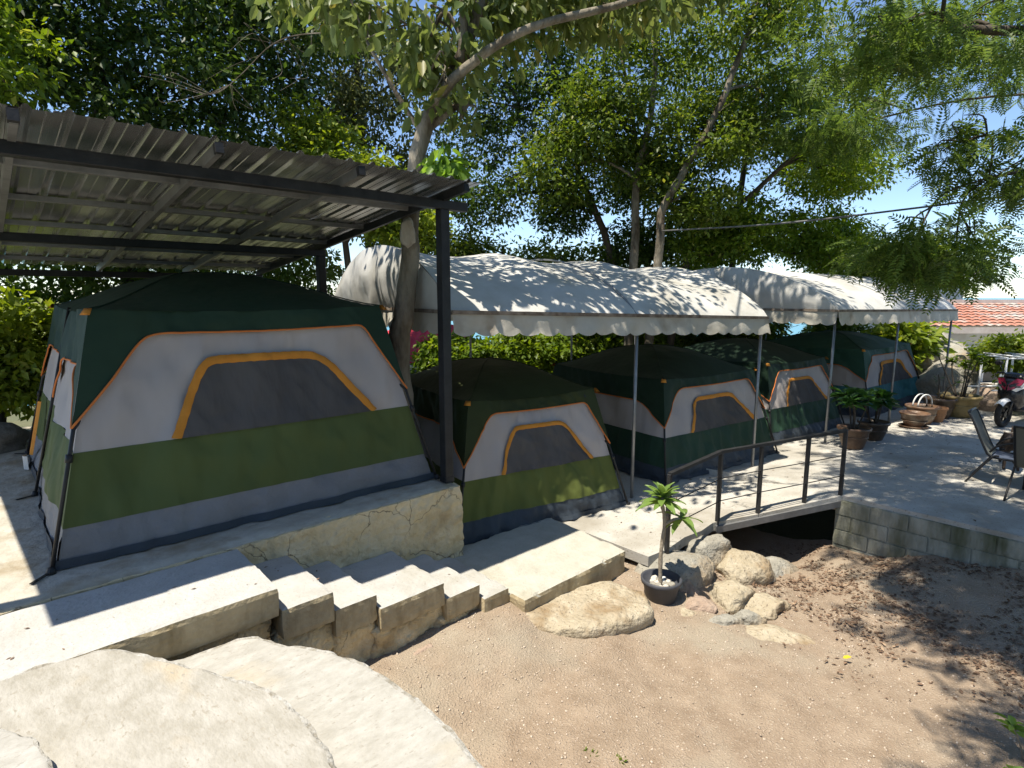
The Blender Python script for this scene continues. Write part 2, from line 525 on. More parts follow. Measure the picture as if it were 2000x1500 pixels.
def rock_vf(c, rad, seed, sub=4, rough=.22, flat=None, rz=0.0, sq=2.6, facet=False):
    bm = bmesh.new()
    bmesh.ops.create_icosphere(bm, subdivisions=sub, radius=1)
    V = []
    cz, sz = math.cos(rz), math.sin(rz)
    rp = random.Random(seed * 31 + 7)
    planes = []
    for _ in range(9 if facet else 0):
        n_ = Vector((rp.gauss(0, 1), rp.gauss(0, 1), rp.gauss(0, .8))).normalized()
        planes.append((n_, rp.uniform(.62, .95)))
    for v in bm.verts:
        p = v.co.normalized()
        k = (abs(p.x) ** sq + abs(p.y) ** sq + abs(p.z) ** sq) ** (-1 / sq)
        s = 1 + rough * fbm(p * 1.3 + Vector((seed * 5.7, seed, 0)), 3) + rough * .28 * fbm(p * 5 + Vector((seed, 0, seed * 2)), 3)
        q = p * k
        for n_, d_ in planes:
            e_ = q.dot(n_) - d_
            if e_ > 0: q = q - n_ * (e_ * .82)
        q = q * s
        x, y, z = q.x * rad[0], q.y * rad[1], q.z * rad[2]
        if flat is not None and z > flat:
            z = flat + (z - flat) * .12 + .012 * fbm(Vector((x * 7, y * 7, seed)), 3)
        V.append((c[0] + x * cz - y * sz, c[1] + x * sz + y * cz, c[2] + z))
    F = [tuple(v.index for v in f.verts) for f in bm.faces]
    bm.free()
    return V, F

def instance(TV, TF, pos, axis, nrm, scale):
    """place a template (x = long axis, z = normal) many times"""
    axis = axis / np.linalg.norm(axis, axis=1, keepdims=True)
    side = np.cross(nrm, axis)
    side /= (np.linalg.norm(side, axis=1, keepdims=True) + 1e-9)
    nn = np.cross(axis, side)
    T = np.asarray(TV, float)
    V = pos[:, None, :] + scale[:, None, None] * (T[None, :, 0:1] * axis[:, None, :] + T[None, :, 1:2] * side[:, None, :] + T[None, :, 2:3] * nn[:, None, :])
    F = np.asarray(TF)[None] + (np.arange(len(pos)) * len(T))[:, None, None]
    return V.reshape(-1, 3), F.reshape(-1, F.shape[-1])

LEAF = ([(0, 0, 0), (.45, .24, .05), (1, 0, -.06), (.45, -.24, .05)], [(0, 2, 1), (0, 3, 2)])
LEAF6 = ([(0, 0, 0), (.28, .22, .05), (.68, .20, .03), (1, 0, -.14), (.68, -.20, .03), (.28, -.22, .05), (.5, 0, -.02)],
         [(0, 6, 2, 1), (6, 3, 3, 2), (0, 5, 4, 6), (6, 4, 3, 3)])
LEAF6 = ([(0, 0, 0), (.28, .22, .05), (.68, .20, .03), (1, 0, -.14), (.68, -.20, .03), (.28, -.22, .05)],
         [(0, 3, 2, 1), (0, 5, 4, 3)])

def frond_template(pairs=9):
    V, F = [], []
    for i in range(pairs):
        x = .12 + .86 * i / (pairs - 1)
        ln = .34 * (1 - .5 * abs(2 * i / (pairs - 1) - .9))
        dz = -.25 * x * x
        for s in (-1, 1):
            k = len(V)
            w = .056
            V += [(x - w * .4, 0, dz), (x + w, s * ln * .5, dz + .01), (x + w * 1.6, s * ln, dz - .03), (x - w * .6, s * ln * .55, dz + .01)]
            F.append((k, k + 1, k + 2, k + 3))
    V += [(0, -.006, 0), (0, .006, 0), (1, .003, -.25), (1, -.003, -.25)]
    k = len(V)
    F.append((k - 4, k - 3, k - 2, k - 1))
    return V, F
FROND = frond_template()

def leaves(blobs, tmpl, size, rng, droop=.35, spread=1.0):
    """blobs: (centre, radii, clusters, leaves per cluster, sigma)"""
    P, A, Nn, S = [], [], [], []
    for c, rad, nc, nl, sg in blobs:
        d = rng.normal(size=(nc, 3))
        d /= np.linalg.norm(d, axis=1, keepdims=True)
        rr = rng.random((nc, 1)) ** (1 / 2.2)
        cc = np.array(c) + d * rr * np.array(rad)
        sgs = sg * rng.uniform(.5, 1.25, (nc, 1, 1)) * np.array([.95, .95, .5])
        off = rng.normal(size=(nc, nl, 3)) * sgs
        p = (cc[:, None, :] + off).reshape(-1, 3)
        a = off / (np.linalg.norm(off, axis=2, keepdims=True) + 1e-6)
        a = a.reshape(-1, 3) * .8 + rng.normal(size=p.shape) * .6
        a[:, 2] -= droop
        nn = rng.normal(size=p.shape) * .55
        nn[:, 2] += 1.0
        P.append(p); A.append(a); Nn.append(nn)
        S.append(size * rng.uniform(.65, 1.25, len(p)))
    return instance(tmpl[0], tmpl[1], np.concatenate(P), np.concatenate(A), np.concatenate(Nn), np.concatenate(S))

def tree(name, label, trunks, blobs, leaf, size, lmat, bmat, seed, group=None, tmpl=LEAF, droop=.35, category='tree', twigs=True, base=None):
    """trunks: list of (path, r0, r1); limbs grow from the trunks to the crown masses"""
    rng = np.random.default_rng(seed)
    rnd = random.Random(seed)
    b0 = base or trunks[0][0][0]
    t = thing(name, label, category, b0, 0, group)
    parts = []
    allp = []
    for path, r0, r1 in trunks:
        sp = smooth_path(path, 5)
        n = len(sp)
        sp = [p + Vector((fbm(p * 1.5 + Vector((seed, 0, 0))), fbm(p * 1.5 + Vector((0, seed, 9))), 0)) * r0 * .35 for p in sp]
        rs = [r0 + (r1 - r0) * (i / (n - 1)) ** .8 for i in range(n)]
        parts.append(tube(sp, rs, 10))
        allp += list(zip(sp, rs))
    lp = list(parts)
    if twigs:
        for c, rad, nc, nl, sg in blobs:
            cv = Vector(c)
            cand = sorted(allp, key=lambda q: (q[0] - cv).length + max(0, q[0].z - cv.z) * 2)
            s0, r0 = cand[min(rnd.randrange(3), len(cand) - 1)]
            mid = s0.lerp(cv, .5) + Vector((rnd.uniform(-.2, .2), rnd.uniform(-.2, .2), .25))
            rr = min(r0 * .55, .06)
            path = smooth_path([s0, mid, cv], 5)
            lp.append(tube(path, [rr + (.018 - rr) * i / (len(path) - 1) for i in range(len(path))], 6))
            for q in range(6):
                e = cv + Vector((rnd.uniform(-1, 1) * rad[0], rnd.uniform(-1, 1) * rad[1], rnd.uniform(-1, 1) * rad[2])) * .75
                st = path[rnd.randrange(len(path) // 2, len(path))]
                m2 = st.lerp(e, .5) + Vector((rnd.uniform(-.15, .15), rnd.uniform(-.15, .15), .12))
                pp = smooth_path([st, m2, e], 4)
                lp.append(tube(pp, [.016 + (.005 - .016) * i / (len(pp) - 1) for i in range(len(pp))], 5))
    V, F = cat(lp)
    mesh('trunk', V, F, bmat, t, True, True)
    V, F = leaves(blobs, tmpl, size, rng, droop)
    fast('crown', V - np.array(b0), F, lmat, t)
    return t

# ------------------------------------------------------------------ ground heights
CTRL = [(2.2, 3.75, -.88), (2.45, 3.6, -.86), (2.8, 3.6, -.83), (3.1, 3.5, -.86), (3.4, 3.0, -1.0), (4.5, 2.83, -1.08), (4, 2.2, -1.06), (2.5, 2.66, -1.0), (1.7, 2.2, -1.0),
        (5.5, 2.4, -1.2), (6.5, 2.3, -1.28), (7.7, 2.2, -1.26), (7.75, .95, -1.04), (7.75, .5, -.92), (6.0, 1.2, -1.16), (4.8, .2, -1.1),
        (3.5, 0, -1.05), (6.8, 3.3, -1.62), (6.8, 4.3, -1.7), (7.4, 2.9, -1.5), (5.2, 3.1, -1.0), (3.3, 3.7, -.86), (4.9, 3.35, -1.0), (8.5, -1, -.9),
        (6, -2, -1.), (2, -2, -1), (0, 0, -1), (1, 4, -.95), (5.6, 4.5, -1.2)]
CT = np.array(CTRL)

def ground_z(x, y):
    d2 = (CT[:, 0] - x) ** 2 + (CT[:, 1] - y) ** 2 + .05
    w = 1 / d2 ** 1.5
    return float((w * CT[:, 2]).sum() / w.sum())

def sstep(a, b, x):
    t = min(max((x - a) / (b - a), 0), 1)
    return t * t * (3 - 2 * t)

def patio_z(x, y):
    a = -.82 + .22 * min(max((x - 6.3) / 1.55, 0), 1)
    b = -.82 + .08 * sstep(5.6, 7.0, x) + .08 * sstep(8, 14, x)
    return a + (b - a) * sstep(2.7, 3.9, y)

# ------------------------------------------------------------------ setting
def build_ground():
    nx, ny = 175, 150
    x0, x1, y0, y1 = -1.2, 8.0, -3.2, 5.2
    V = []
    for j in range(ny + 1):
        for i in range(nx + 1):
            x, y = x0 + (x1 - x0) * i / nx, y0 + (y1 - y0) * j / ny
            z = ground_z(x, y) + .025 * fbm((x * 1.1, y * 1.1, 0)) + .014 * fbm((x * 5, y * 5, 3))
            V.append((x, y, z))
    F = [(j * (nx + 1) + i, j * (nx + 1) + i + 1, (j + 1) * (nx + 1) + i + 1, (j + 1) * (nx + 1) + i) for j in range(ny) for i in range(nx)]
    tag(mesh('sand', V, F, 'sand', None, True), 'bare pinkish sandy gravel ground beside the steps', None, None, 'structure')
    # wider terrain: level around the site, falling to the sea on the right
    rings = [0, 3, 6, 10, 15, 20, 25, 30, 40, 55, 80, 120, 200]
    V, F = [], []
    n = 48
    for r in rings:
        for k in range(n):
            a = 2 * math.pi * k / n
            x, y = 5 + r * math.cos(a), 4 + r * math.sin(a)
            z = -1.75 - max(0, r - 18) * .16 + .4 * fbm((x * .12, y * .12, 1)) * min(1, r / 10)
            V.append((x, y, max(z, -26)))
    for i in range(len(rings) - 1):
        for k in range(n):
            F.append((i * n + k, i * n + (k + 1) % n, (i + 1) * n + (k + 1) % n, (i + 1) * n + k))
    tag(mesh('terrain', V, F, 'terrain_mat', None, True), 'vegetated hillside around the camp', None, None, 'structure')
    V = [(9000 * math.cos(2 * math.pi * k / 64), 9000 * math.sin(2 * math.pi * k / 64), -22) for k in range(64)]
    tag(mesh('sea', V, [tuple(range(64))], 'water_mat'), 'turquoise sea below the horizon', None, None, 'structure')

def build_patio():
    xs = [3.5, 4.0, 4.5, 4.979, 4.98, 5.3, 5.7, 6.0, 6.3] + [6.3 + .155 * k for k in range(1, 11)] + [7.851, 8.2, 8.7] + [9.2 + k for k in range(0, 14)]
    def yf(x):
        if x < 4.98: return 4.555
        if x < 6.3: return 3.22 + .03 * math.sin(x * 9)
        if x <= 7.85: return 3.22 - (x - 6.3) / 1.55 * .92
        return -5
    ny = 24
    V, F = [], []
    for x in xs:
        for j in range(ny + 1):
            y = yf(x) + (9.2 - yf(x)) * j / ny
            V.append((x, y, patio_z(x, y) + .004 * fbm((x * 2, y * 2, 5))))
    n1 = len(V)
    for i in range(len(xs) - 1):
        for j in range(ny):
            F.append((i * (ny + 1) + j, (i + 1) * (ny + 1) + j, (i + 1) * (ny + 1) + j + 1, i * (ny + 1) + j + 1))
    for i, x in enumerate(xs):
        v = V[i * (ny + 1)]
        V.append((v[0], v[1], v[2] - (.11 if x < 7.851 else .05)))
    for i in range(len(xs) - 1):
        F.append((n1 + i, n1 + i + 1, (i + 1) * (ny + 1), i * (ny + 1)))
    n2 = len(V)
    for i, x in enumerate(xs):   # underside of the bridge deck
        v = V[i * (ny + 1) + ny]
        V.append((v[0], v[1], -.95))
    for i in range(len(xs) - 1):
        F.append((n1 + i, n2 + i, n2 + i + 1, n1 + i + 1))
    tag(mesh('patio', V, F, 'patio_concrete'), 'grey concrete patio and walkway under the canopies', None, None, 'structure')
    # channel back wall under the patio
    V, F = cat([box(5.0, 8.2, 5.0, 5.2, -1.9, -.9), box(5.0, 5.7, 3.6, 5.0, -1.9, -.95)])
    tag(mesh('channel_wall', V, F, 'rock_dark'), 'dark masonry under the footbridge', None, None, 'structure')

def build_platform():
    V, F = roughbox(-5, 3.47, 4.55, 11, -1.0, 0, .12, .02, .008, 3)
    p = mesh('platform', V, F, 'platform_stone', None, True)
    tag(p, 'raised concrete terrace under the large tent', None, None, 'structure')
    # rendered retaining wall face, rough plaster skin with a ragged top edge
    def fn(u, v):
        x = -.4 + u * 3.9
        z = -.95 + v * .93
        d = .018 * fbm((x * 6, z * 6, 1), 6) + .04 * max(0, fbm((x * 2.2, z * 3, 7))) * (1 - v ** 6)
        if x > 3.42: d += .0
        lump = .03 * (1 - v)
        return (x + (.02 * fbm((z * 9, 2, 2)) if u > .97 else 0), 4.535 - d - lump, z + (.008 * fbm((x * 6, 1, 1)) if v > .9 else 0))
    V, F = grid(fn, 190, 46)
    k = len(V)
    # return at the right end
    def fn2(u, v):
        a = fn(1, v)
        return (a[0] + .006 * fbm((u * 5, v * 5, 2)), a[1] + u * 3.0, a[2])
    V2, F2 = grid(fn2, 20, 46)
    V, F = cat([(V, F), (V2, F2)])
    # top return
    def fn3(u, v):
        a = fn(u, 1)
        return (a[0], a[1] + v * .10, a[2] + .012 * v)
    V3, F3 = grid(fn3, 190, 2)
    V, F = cat([(V, F), (V3, F3)])
    tag(mesh('retaining_wall', V, F, 'wall_render', None, True), 'cracked cream rendered retaining wall below the large tent', 'wall')

def build_steps():
    t = thing('concrete_stairs', 'white concrete stairs descending beside the cream retaining wall', 'stairs', (1.3, 3.7, -.95))
    data = [(-5, 1.32, -.02, 3.70, -.235), (1.325, 1.70, -.19, 3.70, -.42), (1.705, 2.05, -.345, 3.71, -.56), (2.055, 2.66, -.455, 3.68, -.66),
            (2.665, 3.03, -.60, 3.67, -.80), (3.035, 3.33, -.72, 3.62, -1.1)]
    for i, (a, b, z, y, zb) in enumerate(data):
        V, F = roughbox(a, b, y, 4.525, zb, z, .035, .012, .006, i + 1, 6)
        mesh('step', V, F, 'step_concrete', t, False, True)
    V, F = roughbox(-5, 1.28, 3.80, 4.50, -1.2, -.22, .08, .02, .03, 14, 3)
    mesh('footing', V, F, 'wall_render', t, True, True)
    for i, (a, b, y, z) in enumerate(((1.24, 1.76, 3.77, -.40), (1.68, 2.12, 3.75, -.54), (2.0, 2.72, 3.73, -.63), (2.6, 3.1, 3.70, -.78))):
        V, F = roughbox(a, b, y, 4.5, -1.25, z, .04, .05, .045, 20 + i, 4.5)
        mesh('footing', V, F, 'wall_render', t, True, True)
    V, F = roughbox(3.335, 4.93, 3.42, 4.68, -1.15, -.765, .035, .014, .010, 9, 6)
    # the right end is poured askew
    V = [(x + (.10 * (4.5 - y) * -1 if x > 4.6 else 0), y, z) for x, y, z in V]
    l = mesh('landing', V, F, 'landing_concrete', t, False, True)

def fan_step(t, outline, c, z, thick, seed):
    P = smooth_path([(x, y, 0) for x, y in outline] + [(outline[0][0], outline[0][1], 0)], 8)[:-1]
    n = len(P)
    V, F = [], []
    rings = [0, .2, .4, .55, .7, .8, .88, .94, .965, .98, 1.0]
    def edge(p, r, dz):
        x, y = c[0] + (p.x - c[0]) * r, c[1] + (p.y - c[1]) * r
        if r > .95:
            k = .010 * fbm((x * 9, y * 9, seed)) + .006 * fbm((x * 25, y * 25, seed))
            x += k; y += k
        if r > .975: dz -= .016 * max(0, .35 + fbm((x * 6, y * 6, seed + 5))) * (1 if r > .99 else .25)
        return (x, y, z + dz + .006 * fbm((x * 2, y * 2, seed)) + .003 * fbm((x * 14, y * 14, seed)))
    for r in rings:
        for p in P: V.append(edge(p, r, 0))
    m = len(rings)
    for i in range(m - 1):
        for k in range(n):
            F.append((i * n + k, i * n + (k + 1) % n, (i + 1) * n + (k + 1) % n, (i + 1) * n + k))
    k0 = len(V)
    for r, dz in ((1.0, 0), (1.004, -.012), (1.0, -.06), (.985, -thick)):
        for p in P: V.append(edge(p, r, dz))
    for i in range(3):
        for k in range(n):
            F.append((k0 + i * n + k, k0 + i * n + (k + 1) % n, k0 + (i + 1) * n + (k + 1) % n, k0 + (i + 1) * n + k))
    o = mesh('step', V, F, 'flagstone' if seed == 2 else 'flagstone_pale', t, True, True)
    o.data.materials.append(MATS['flag_edge'])
    for i, pl in enumerate(o.data.polygons):
        if i >= (m - 2) * n: pl.material_index = 1
    return o

def build_fan():
    t = thing('stone_steps', 'curved pale flagstone steps fanning out in the near left corner', 'steps', (.3, 2.3, -.9))
    fan_step(t, [(.55, 3.655), (1.06, 3.61), (1.21, 3.37), (1.38, 3.12), (1.49, 2.83), (1.53, 2.47), (1.54, 2.15), (1.5, 1.79), (1.35, 1.1), (.5, .6), (-.8, .8), (-1.4, 2), (-1.3, 3.2), (-.4, 3.65)], (.2, 2.3), -.225, .85, 1)
    fan_step(t, [(-.07, 3.66), (.19, 3.66), (.38, 3.58), (.58, 3.27), (.77, 2.91), (.9, 2.57), (.92, 2.23), (.9, 2.0), (.75, 1.2), (.2, .7), (-.8, .9), (-1.3, 2), (-1.1, 3.1), (-.5, 3.62)], (-.1, 2.3), .015, .23, 2)
    fan_step(t, [(-.16, 3.12), (0.0, 2.86), (.045, 2.59), (.03, 2.2), (-.2, 1.4), (-.8, 1.2), (-1.2, 2), (-.8, 2.9), (-.4, 3.15)], (-.5, 2.2), .15, .13, 3)

def build_block_wall():
    t = thing('block_wall', 'stained grey concrete block wall holding up the patio edge', 'wall', (7.82, 0, -1.3))
    V, F = box(7.832, 8.0, -4.9, 2.36, -1.75, -.655)
    mesh('mortar', V, F, 'mortar', t, False, True)
    V, F = roughbox(-.012, .1, -.194, .194, -.092, .092, .05, .01, .004, 5)
    proto = None
    rnd = random.Random(4)
    for r in range(5):
        z = -.748 - r * .197
        y = 2.165 - (r % 2) * .2
        if r % 2:
            V2, F2 = roughbox(-.012, .1, -.09, .09, -.092, .092, .05, .01, .004, 6)
            mesh('block', V2, F2, 'block', t).location = (7.826 - t.location.x, 2.265, z + 1.3)
        for k in range(17):
            loc = (7.826 - t.location.x + rnd.uniform(-.006, .006), y - k * .40, z + 1.3 + rnd.uniform(-.003, .003))
            if proto is None:
                proto = mesh('block', V, F, 'block', t); proto.location = loc
            else:
                child(proto, t, loc, (0, 0, rnd.uniform(-.015, .015)))

build_ground()
build_patio()
build_platform()
build_steps()
build_fan()
build_block_wall()

# ------------------------------------------------------------------ corrugated shelter
def build_shelter():
    t = thing('metal_shelter', 'open shelter of corrugated metal on black steel posts over the large tent', 'shelter', (3.44, 4.69, 0))
    zs = lambda y: 2.93 - .115 * (y - 4.3)
    y0, y1 = 4.3, 9.8
    pitch = .1945
    # sheets: four trapezoid ribs each, a little overlap
    prof = [(0, 0), (.055, 0), (.060, .006), (.065, 0), (.122, 0), (.139, .024), (.159, .024), (.176, 0)]
    nsh = 6
    for s in range(nsh):
        xr = 3.60 - s * pitch * 4
        pts = []
        nr = 4 if s < nsh - 1 else 3
        for k in range(nr):
            for a, h in prof:
                pts.append((xr - k * pitch - a, h))
        pts.append((xr - nr * pitch - .03, 0))
        def fn(u, v, pts=pts, s=s):
            i = round(u * (len(pts) - 1))
            y = y0 + (y1 - y0) * v + (.012 * ((s * 37) % 5 - 2) / 2 if v < .01 else 0)
            return (pts[i][0], y, zs(y) + pts[i][1] + .003 * (s % 2) + .004 * math.sin(y * 3 + s))
        V, F = grid(fn, len(pts) - 1, 14)
        mesh('roof_sheet', V, F, 'zinc', t, False, True)
    xl, xr = -.86, 3.56
    def bx(name, *a, mat='black_steel'):
        V, F = box(*a, bev=.006)
        return mesh(name, V, F, mat, t, False, True)
    for y, nm, h in ((4.69, 'front_beam', .085), (7.40, 'back_beam', .085), (9.7, 'back_beam', .08)):
        z = zs(y) - .075
        bx(nm, xl, 3.72 if y < 5 else 3.5, y - .05, y + .05, z - h, z)
    for y in (5.26, 6.20, 7.15, 8.2, 9.1):
        z = zs(y) - .006
        V, F = box(xl, 3.5, y - .025, y + .025, z - .045, z, .004)
        mesh('purlin', V, F, 'grey_steel', t, False, True)
    for i, x in enumerate((3.43, 2.38, 1.33, .28, -.77)):
        V, F = bar((x, 4.32, zs(4.32) - .052), (x, 9.7, zs(9.7) - .052), .04, .075)
        mesh('rafter', V, F, 'black_steel' if i == 0 else 'grey_steel', t, False, True)
        V, F = bar((x, 4.295, zs(4.3) - .050), (x, 4.34, zs(4.34) - .055), .054, .07)
        mesh('rafter_end', V, F, 'black_steel', t, False, True)
    for x, y in ((3.44, 4.69), (3.44, 7.40), (3.44, 9.70), (-.75, 4.69), (-.75, 7.40), (-.75, 9.70)):
        V, F = box(x - .05, x + .05, y - .05, y + .05, 0.0, zs(y) - .160, .006)
        mesh('post', V, F, 'black_steel', t, False, True)
        V, F = box(x - .055, x + .055, y - .055, y + .055, 0.0, .06, .004)
        mesh('post_foot', V, F, 'black_steel', t, False, True)

build_shelter()

# ------------------------------------------------------------------ tents
def smin(vals, k):
    return -k * math.log(sum(math.exp(-v / k) for v in vals))

def tent(label, loc, rz, W, D, He, Hp, fly, band, skirt, seed, pleat=0.0, ix=.36, iy=.36, nb=1, tv=.53):
    t = thing('cabin_tent', label, 'tent', loc, rz, 'cabin tents in a row under the roofs')
    base = [Vector((0, 0, 0)), Vector((W, 0, 0)), Vector((W, D, 0)), Vector((0, D, 0))]
    eave = [Vector((ix, iy, He)), Vector((W - ix, iy, He)), Vector((W - ix, D - iy, He)), Vector((ix, D - iy, He))]
    nrm = [Vector((0, -1, .2)), Vector((1, 0, .2)), Vector((0, 1, .2)), Vector((-1, 0, .2))]
    for v in nrm: v.normalize()
    T0, T1, TTOP = .15, .435, .905
    def S(k, s, tt, off=0.0, pl=0.0, loose=0.0):
        a, b, a2, b2 = base[k], base[(k + 1) % 4], eave[k], eave[(k + 1) % 4]
        p = a.lerp(b, s).lerp(a2.lerp(b2, s), tt)
        ed = min(s, 1 - s)
        e = sstep(0, .12, ed)
        w = .045 * fbm((s * 3.3 + tt * 1.2, tt * 2.2, seed * 3 + k)) + .020 * fbm((s * 11 + tt * 4, tt * 2.2, seed + k * 5))
        w += .018 * math.sin(math.pi * tt) * (math.sin(s * 26 + 9 * (tt - .5) * (s - .5) + seed) * .3)
        w -= .045 * math.sin(math.pi * s) * math.sin(math.pi * min(1, tt)) * .6
        if k == 0: w += .013 * math.sin(s * 74 + 3 * math.sin(s * 9 + seed)) * math.exp(-((tt - .845) / .05) ** 2) * sstep(.2, .35, s) * sstep(.2, .38, 1 - s)
        w += .012 * math.sin(s * 34 + 5 * fbm((s * 3, tt, seed))) * (1 - tt / .45) if tt < .45 else 0
        n_ = nrm[k]
        if s < .07: n_ = n_ + nrm[(k - 1) % 4] * (1 - s / .07)
        elif s > .93: n_ = n_ + nrm[(k + 1) % 4] * (1 - (1 - s) / .07)
        q = p + nrm[k] * (w * e) + n_ * off
        if pl:
            q += nrm[k] * (pl * math.sin(s * 62 + 3.2 * (1 - tt) + 2 * fbm((s * 4, tt, seed))) * (.4 + .6 * sstep(-.05, .22, T1 - tt + .05)) * e)
        if tt < .12: q += nrm[k] * (.05 * (1 - tt / .12) ** 2 * fbm((s * 7, 1, seed)) + .012)
        q.z -= .035 * math.sin(math.pi * s) * max(0, tt) ** 3
        if q.z < .004: q.z = .004
        return q
    bay_l, bay_r = .14, .085
    def cut(k, s):
        if k in (1, 3) and nb > 1:
            s2 = (s * nb) % 1.0 if s < 1 else 1.0
        else:
            s2 = s
        top = TTOP if k in (0, 2) else .76
        L, Rr = (bay_l, bay_r) if k in (0, 2) else (.16, .16)
        v0 = tv + .0
        l = v0 + (top - v0) * s2 / L
        r = v0 + (top - v0) * (1 - s2) / Rr
        return smin((l, top, r), .040)
    names = ['front', 'side', 'back', 'side']
    for k in range(4):
        NS = 48 if k == 0 else 30
        V, F = grid(lambda u, v: tuple(S(k, u, T1 + (1.0 - T1) * v)), NS, 14)
        mesh('wall_panel', V, F, 'wall_fabric', t, True)
        NS2 = 110 if pleat else NS
        V, F = grid(lambda u, v: tuple(S(k, u, T0 + (T1 - T0) * v, .003, pleat)), NS2, 10)
        mesh('lower_band', V, F, band, t, True)
        V, F = grid(lambda u, v: tuple(S(k, u, T0 * v, .0, pleat * .5)), NS2, 6)
        mesh('skirt', V, F, skirt, t, True)
        V, F = grid(lambda u, v: tuple(S(k, u, .035 * v, .016 + .02 * max(0, fbm((u * 9, k, seed))))), NS, 2)
        mesh('ground_sheet', V, F, 'skirt_dark', t, True)
        path = [S(k, i / 90, cut(k, i / 90), .034) for i in range(91)]
        V, F = tube(path, .0085, 6)
        mesh('piping', V, F, 'orange_pipe', t, True)
    # window with its wide orange surround on the front (and back)
    for k in (0,):
        sBL, sTL, sTR, sBR, tB, tT = .235, .315, .705, .865, T1, .775
        def arch(s):
            l = tB + (tT + .03 - tB) * (s - sBL) / (sTL - sBL)
            r = tB + (tT + .03 - tB) * (sBR - s) / (sBR - sTR)
            return smin((l, tT, r), .055)
        V, F = grid(lambda u, v: tuple(S(k, sBL + .004 + (sBR - sBL - .008) * u, tB + (max(arch(sBL + .004 + (sBR - sBL - .008) * u), tB + .002) - tB) * v, .024)), 96, 20)
        mesh('window', V, F, 'mesh_dark', t, True)
        pts = []
        for i in range(161):
            s = sBL + (sBR - sBL) * i / 160
            pts.append((s, max(arch(s), tB)))
        # resample by length, offset sideways
        wl_ = W - ix
        PP = [Vector((s * wl_, a * He, 0)) for s, a in pts]
        out = [PP[0]]
        for p in PP[1:]:
            if (p - out[-1]).length > .03: out.append(p)
        out[-1] = PP[-1]
        hw = .035 * W / 3.1
        V, F = [], []
        for i, p in enumerate(out):
            d = (out[min(i + 1, len(out) - 1)] - out[max(i - 1, 0)]).normalized()
            nr = Vector((-d.y, d.x, 0))
            rip = 1 + .06 * math.sin(i * 2.1 + seed)
            for j, (o_, h_) in enumerate(((-hw * rip, .010), (-hw * .5, .018), (hw * .5, .020), (hw * rip, .010))):
                q = p + nr * o_
                V.append(tuple(S(k, q.x / wl_, max(q.y / He, tB), h_ + .018 + .003 * math.sin(i * 1.7 + j))))
        for i in range(len(out) - 1):
            for j in range(3):
                F.append((i * 4 + j, i * 4 + j + 1, (i + 1) * 4 + j + 1, (i + 1) * 4 + j))
        mesh('window_trim', V, F, 'orange', t, True)
    # rain fly: domed roof and the flaps that run down over the corners
    parts = []
    def roof(u, v):
        x = ix + (W - 2 * ix) * u
        y = iy + (D - 2 * iy) * v
        a, b = abs(2 * u - 1), abs(2 * v - 1)
        g1 = 1 - max(a, b) ** 1.7
        g2 = (1 - a ** 2.4) * (1 - b ** 2.4)
        g = .5 * g1 + .5 * g2
        z = He + (Hp - He) * g
        edge = max(a, b)
        z -= .035 * (math.cos(min(a, b) * math.pi / 2)) * edge ** 6
        z += .012 * fbm((u * 4, v * 4, seed)) * (1 - edge ** 3)
        ex = .035 * edge ** 8
        return (x + ex * (1 if u > .5 else -1) * (a ** 4), y + ex * (1 if v > .5 else -1) * (b ** 4), z + .01)
    parts.append(grid(roof, 40, 34))
    for k in range(4):
        n = 72
        def fl(u, v, k=k):
            c = cut(k, u)
            tt = c + (1.004 - c) * v
            return tuple(S(k, u, tt, .030 + .012 * (1 - v) * fbm((u * 9, k, seed))))
        parts.append(grid(fl, n, 8))
    V, F = cat(parts)
    mesh('rain_fly', V, F, fly, t, True)
    for a, b in ((0, 0), (1, 0), (1, 1), (0, 1)):
        path = [Vector(roof(a + (.5 - a) * i / 14, b + (.5 - b) * i / 14)) + Vector((0, 0, .004)) for i in range(15)]
        V, F = tube(path, .006, 5)
        mesh('roof_seam', V, F, fly, t, True)
    if seed == 2:
        V = [tuple(S(0, a, b, .045)) for a, b in ((.900, .945), (.920, .945), (.910, .975))]
        mesh('emblem', V, [(0, 1, 2)], 'black_steel', t)
    # corner poles outside the fabric
    for k in range(4):
        o = Vector((-1 if k in (0, 3) else 1, -1 if k in (0, 1) else 1, 0)) * .035
        f, e = base[k] + o, eave[k] + o * .3
        v = f.lerp(e, tv)
        mid = f.lerp(e, .42)
        inn = Vector((-o.x, -o.y, 0)) * 2.2
        V, F = tube([f, mid, v, v.lerp(e, .12) + inn * .8, e + inn - Vector((0, 0, .03))], .0135, 8)
        mesh('pole', V, F, 'black_steel', t, True)
        V, F = tube([mid - (v - f) * .03, mid + (v - f) * .03], .024, 8)
        mesh('pole_clip', V, F, 'chair_frame', t, True)
        V, F = cat([lathe([(.0, .0), (.03, 0), (.03, .02), (.018, .045), (.0, .05)], 10, (f.x, f.y, 0)),
                    bar(f + Vector((0, 0, .015)), f + o * 3.2 + Vector((0, 0, -.0 + .008)), .025, .006)])
        mesh('pole_foot', V, F, 'chair_frame', t)
        h = eave[k] + Vector((o.x, o.y, 0)) * .7
        V = [(h.x + a * .022 + o.x * b, h.y - a * .022 + o.y * b, h.z + c) for a, b, c in ((-1, .2, .02), (1, .2, .02), (1.3, 1.0, -.03), (-1.3, 1.0, -.03), (0, .9, .0))]
        F = [(0, 1, 4), (1, 2, 4), (2, 3, 4), (3, 0, 4), (0, 3, 2, 1)]
        mesh('corner_tab', V, F, 'orange', t, True)
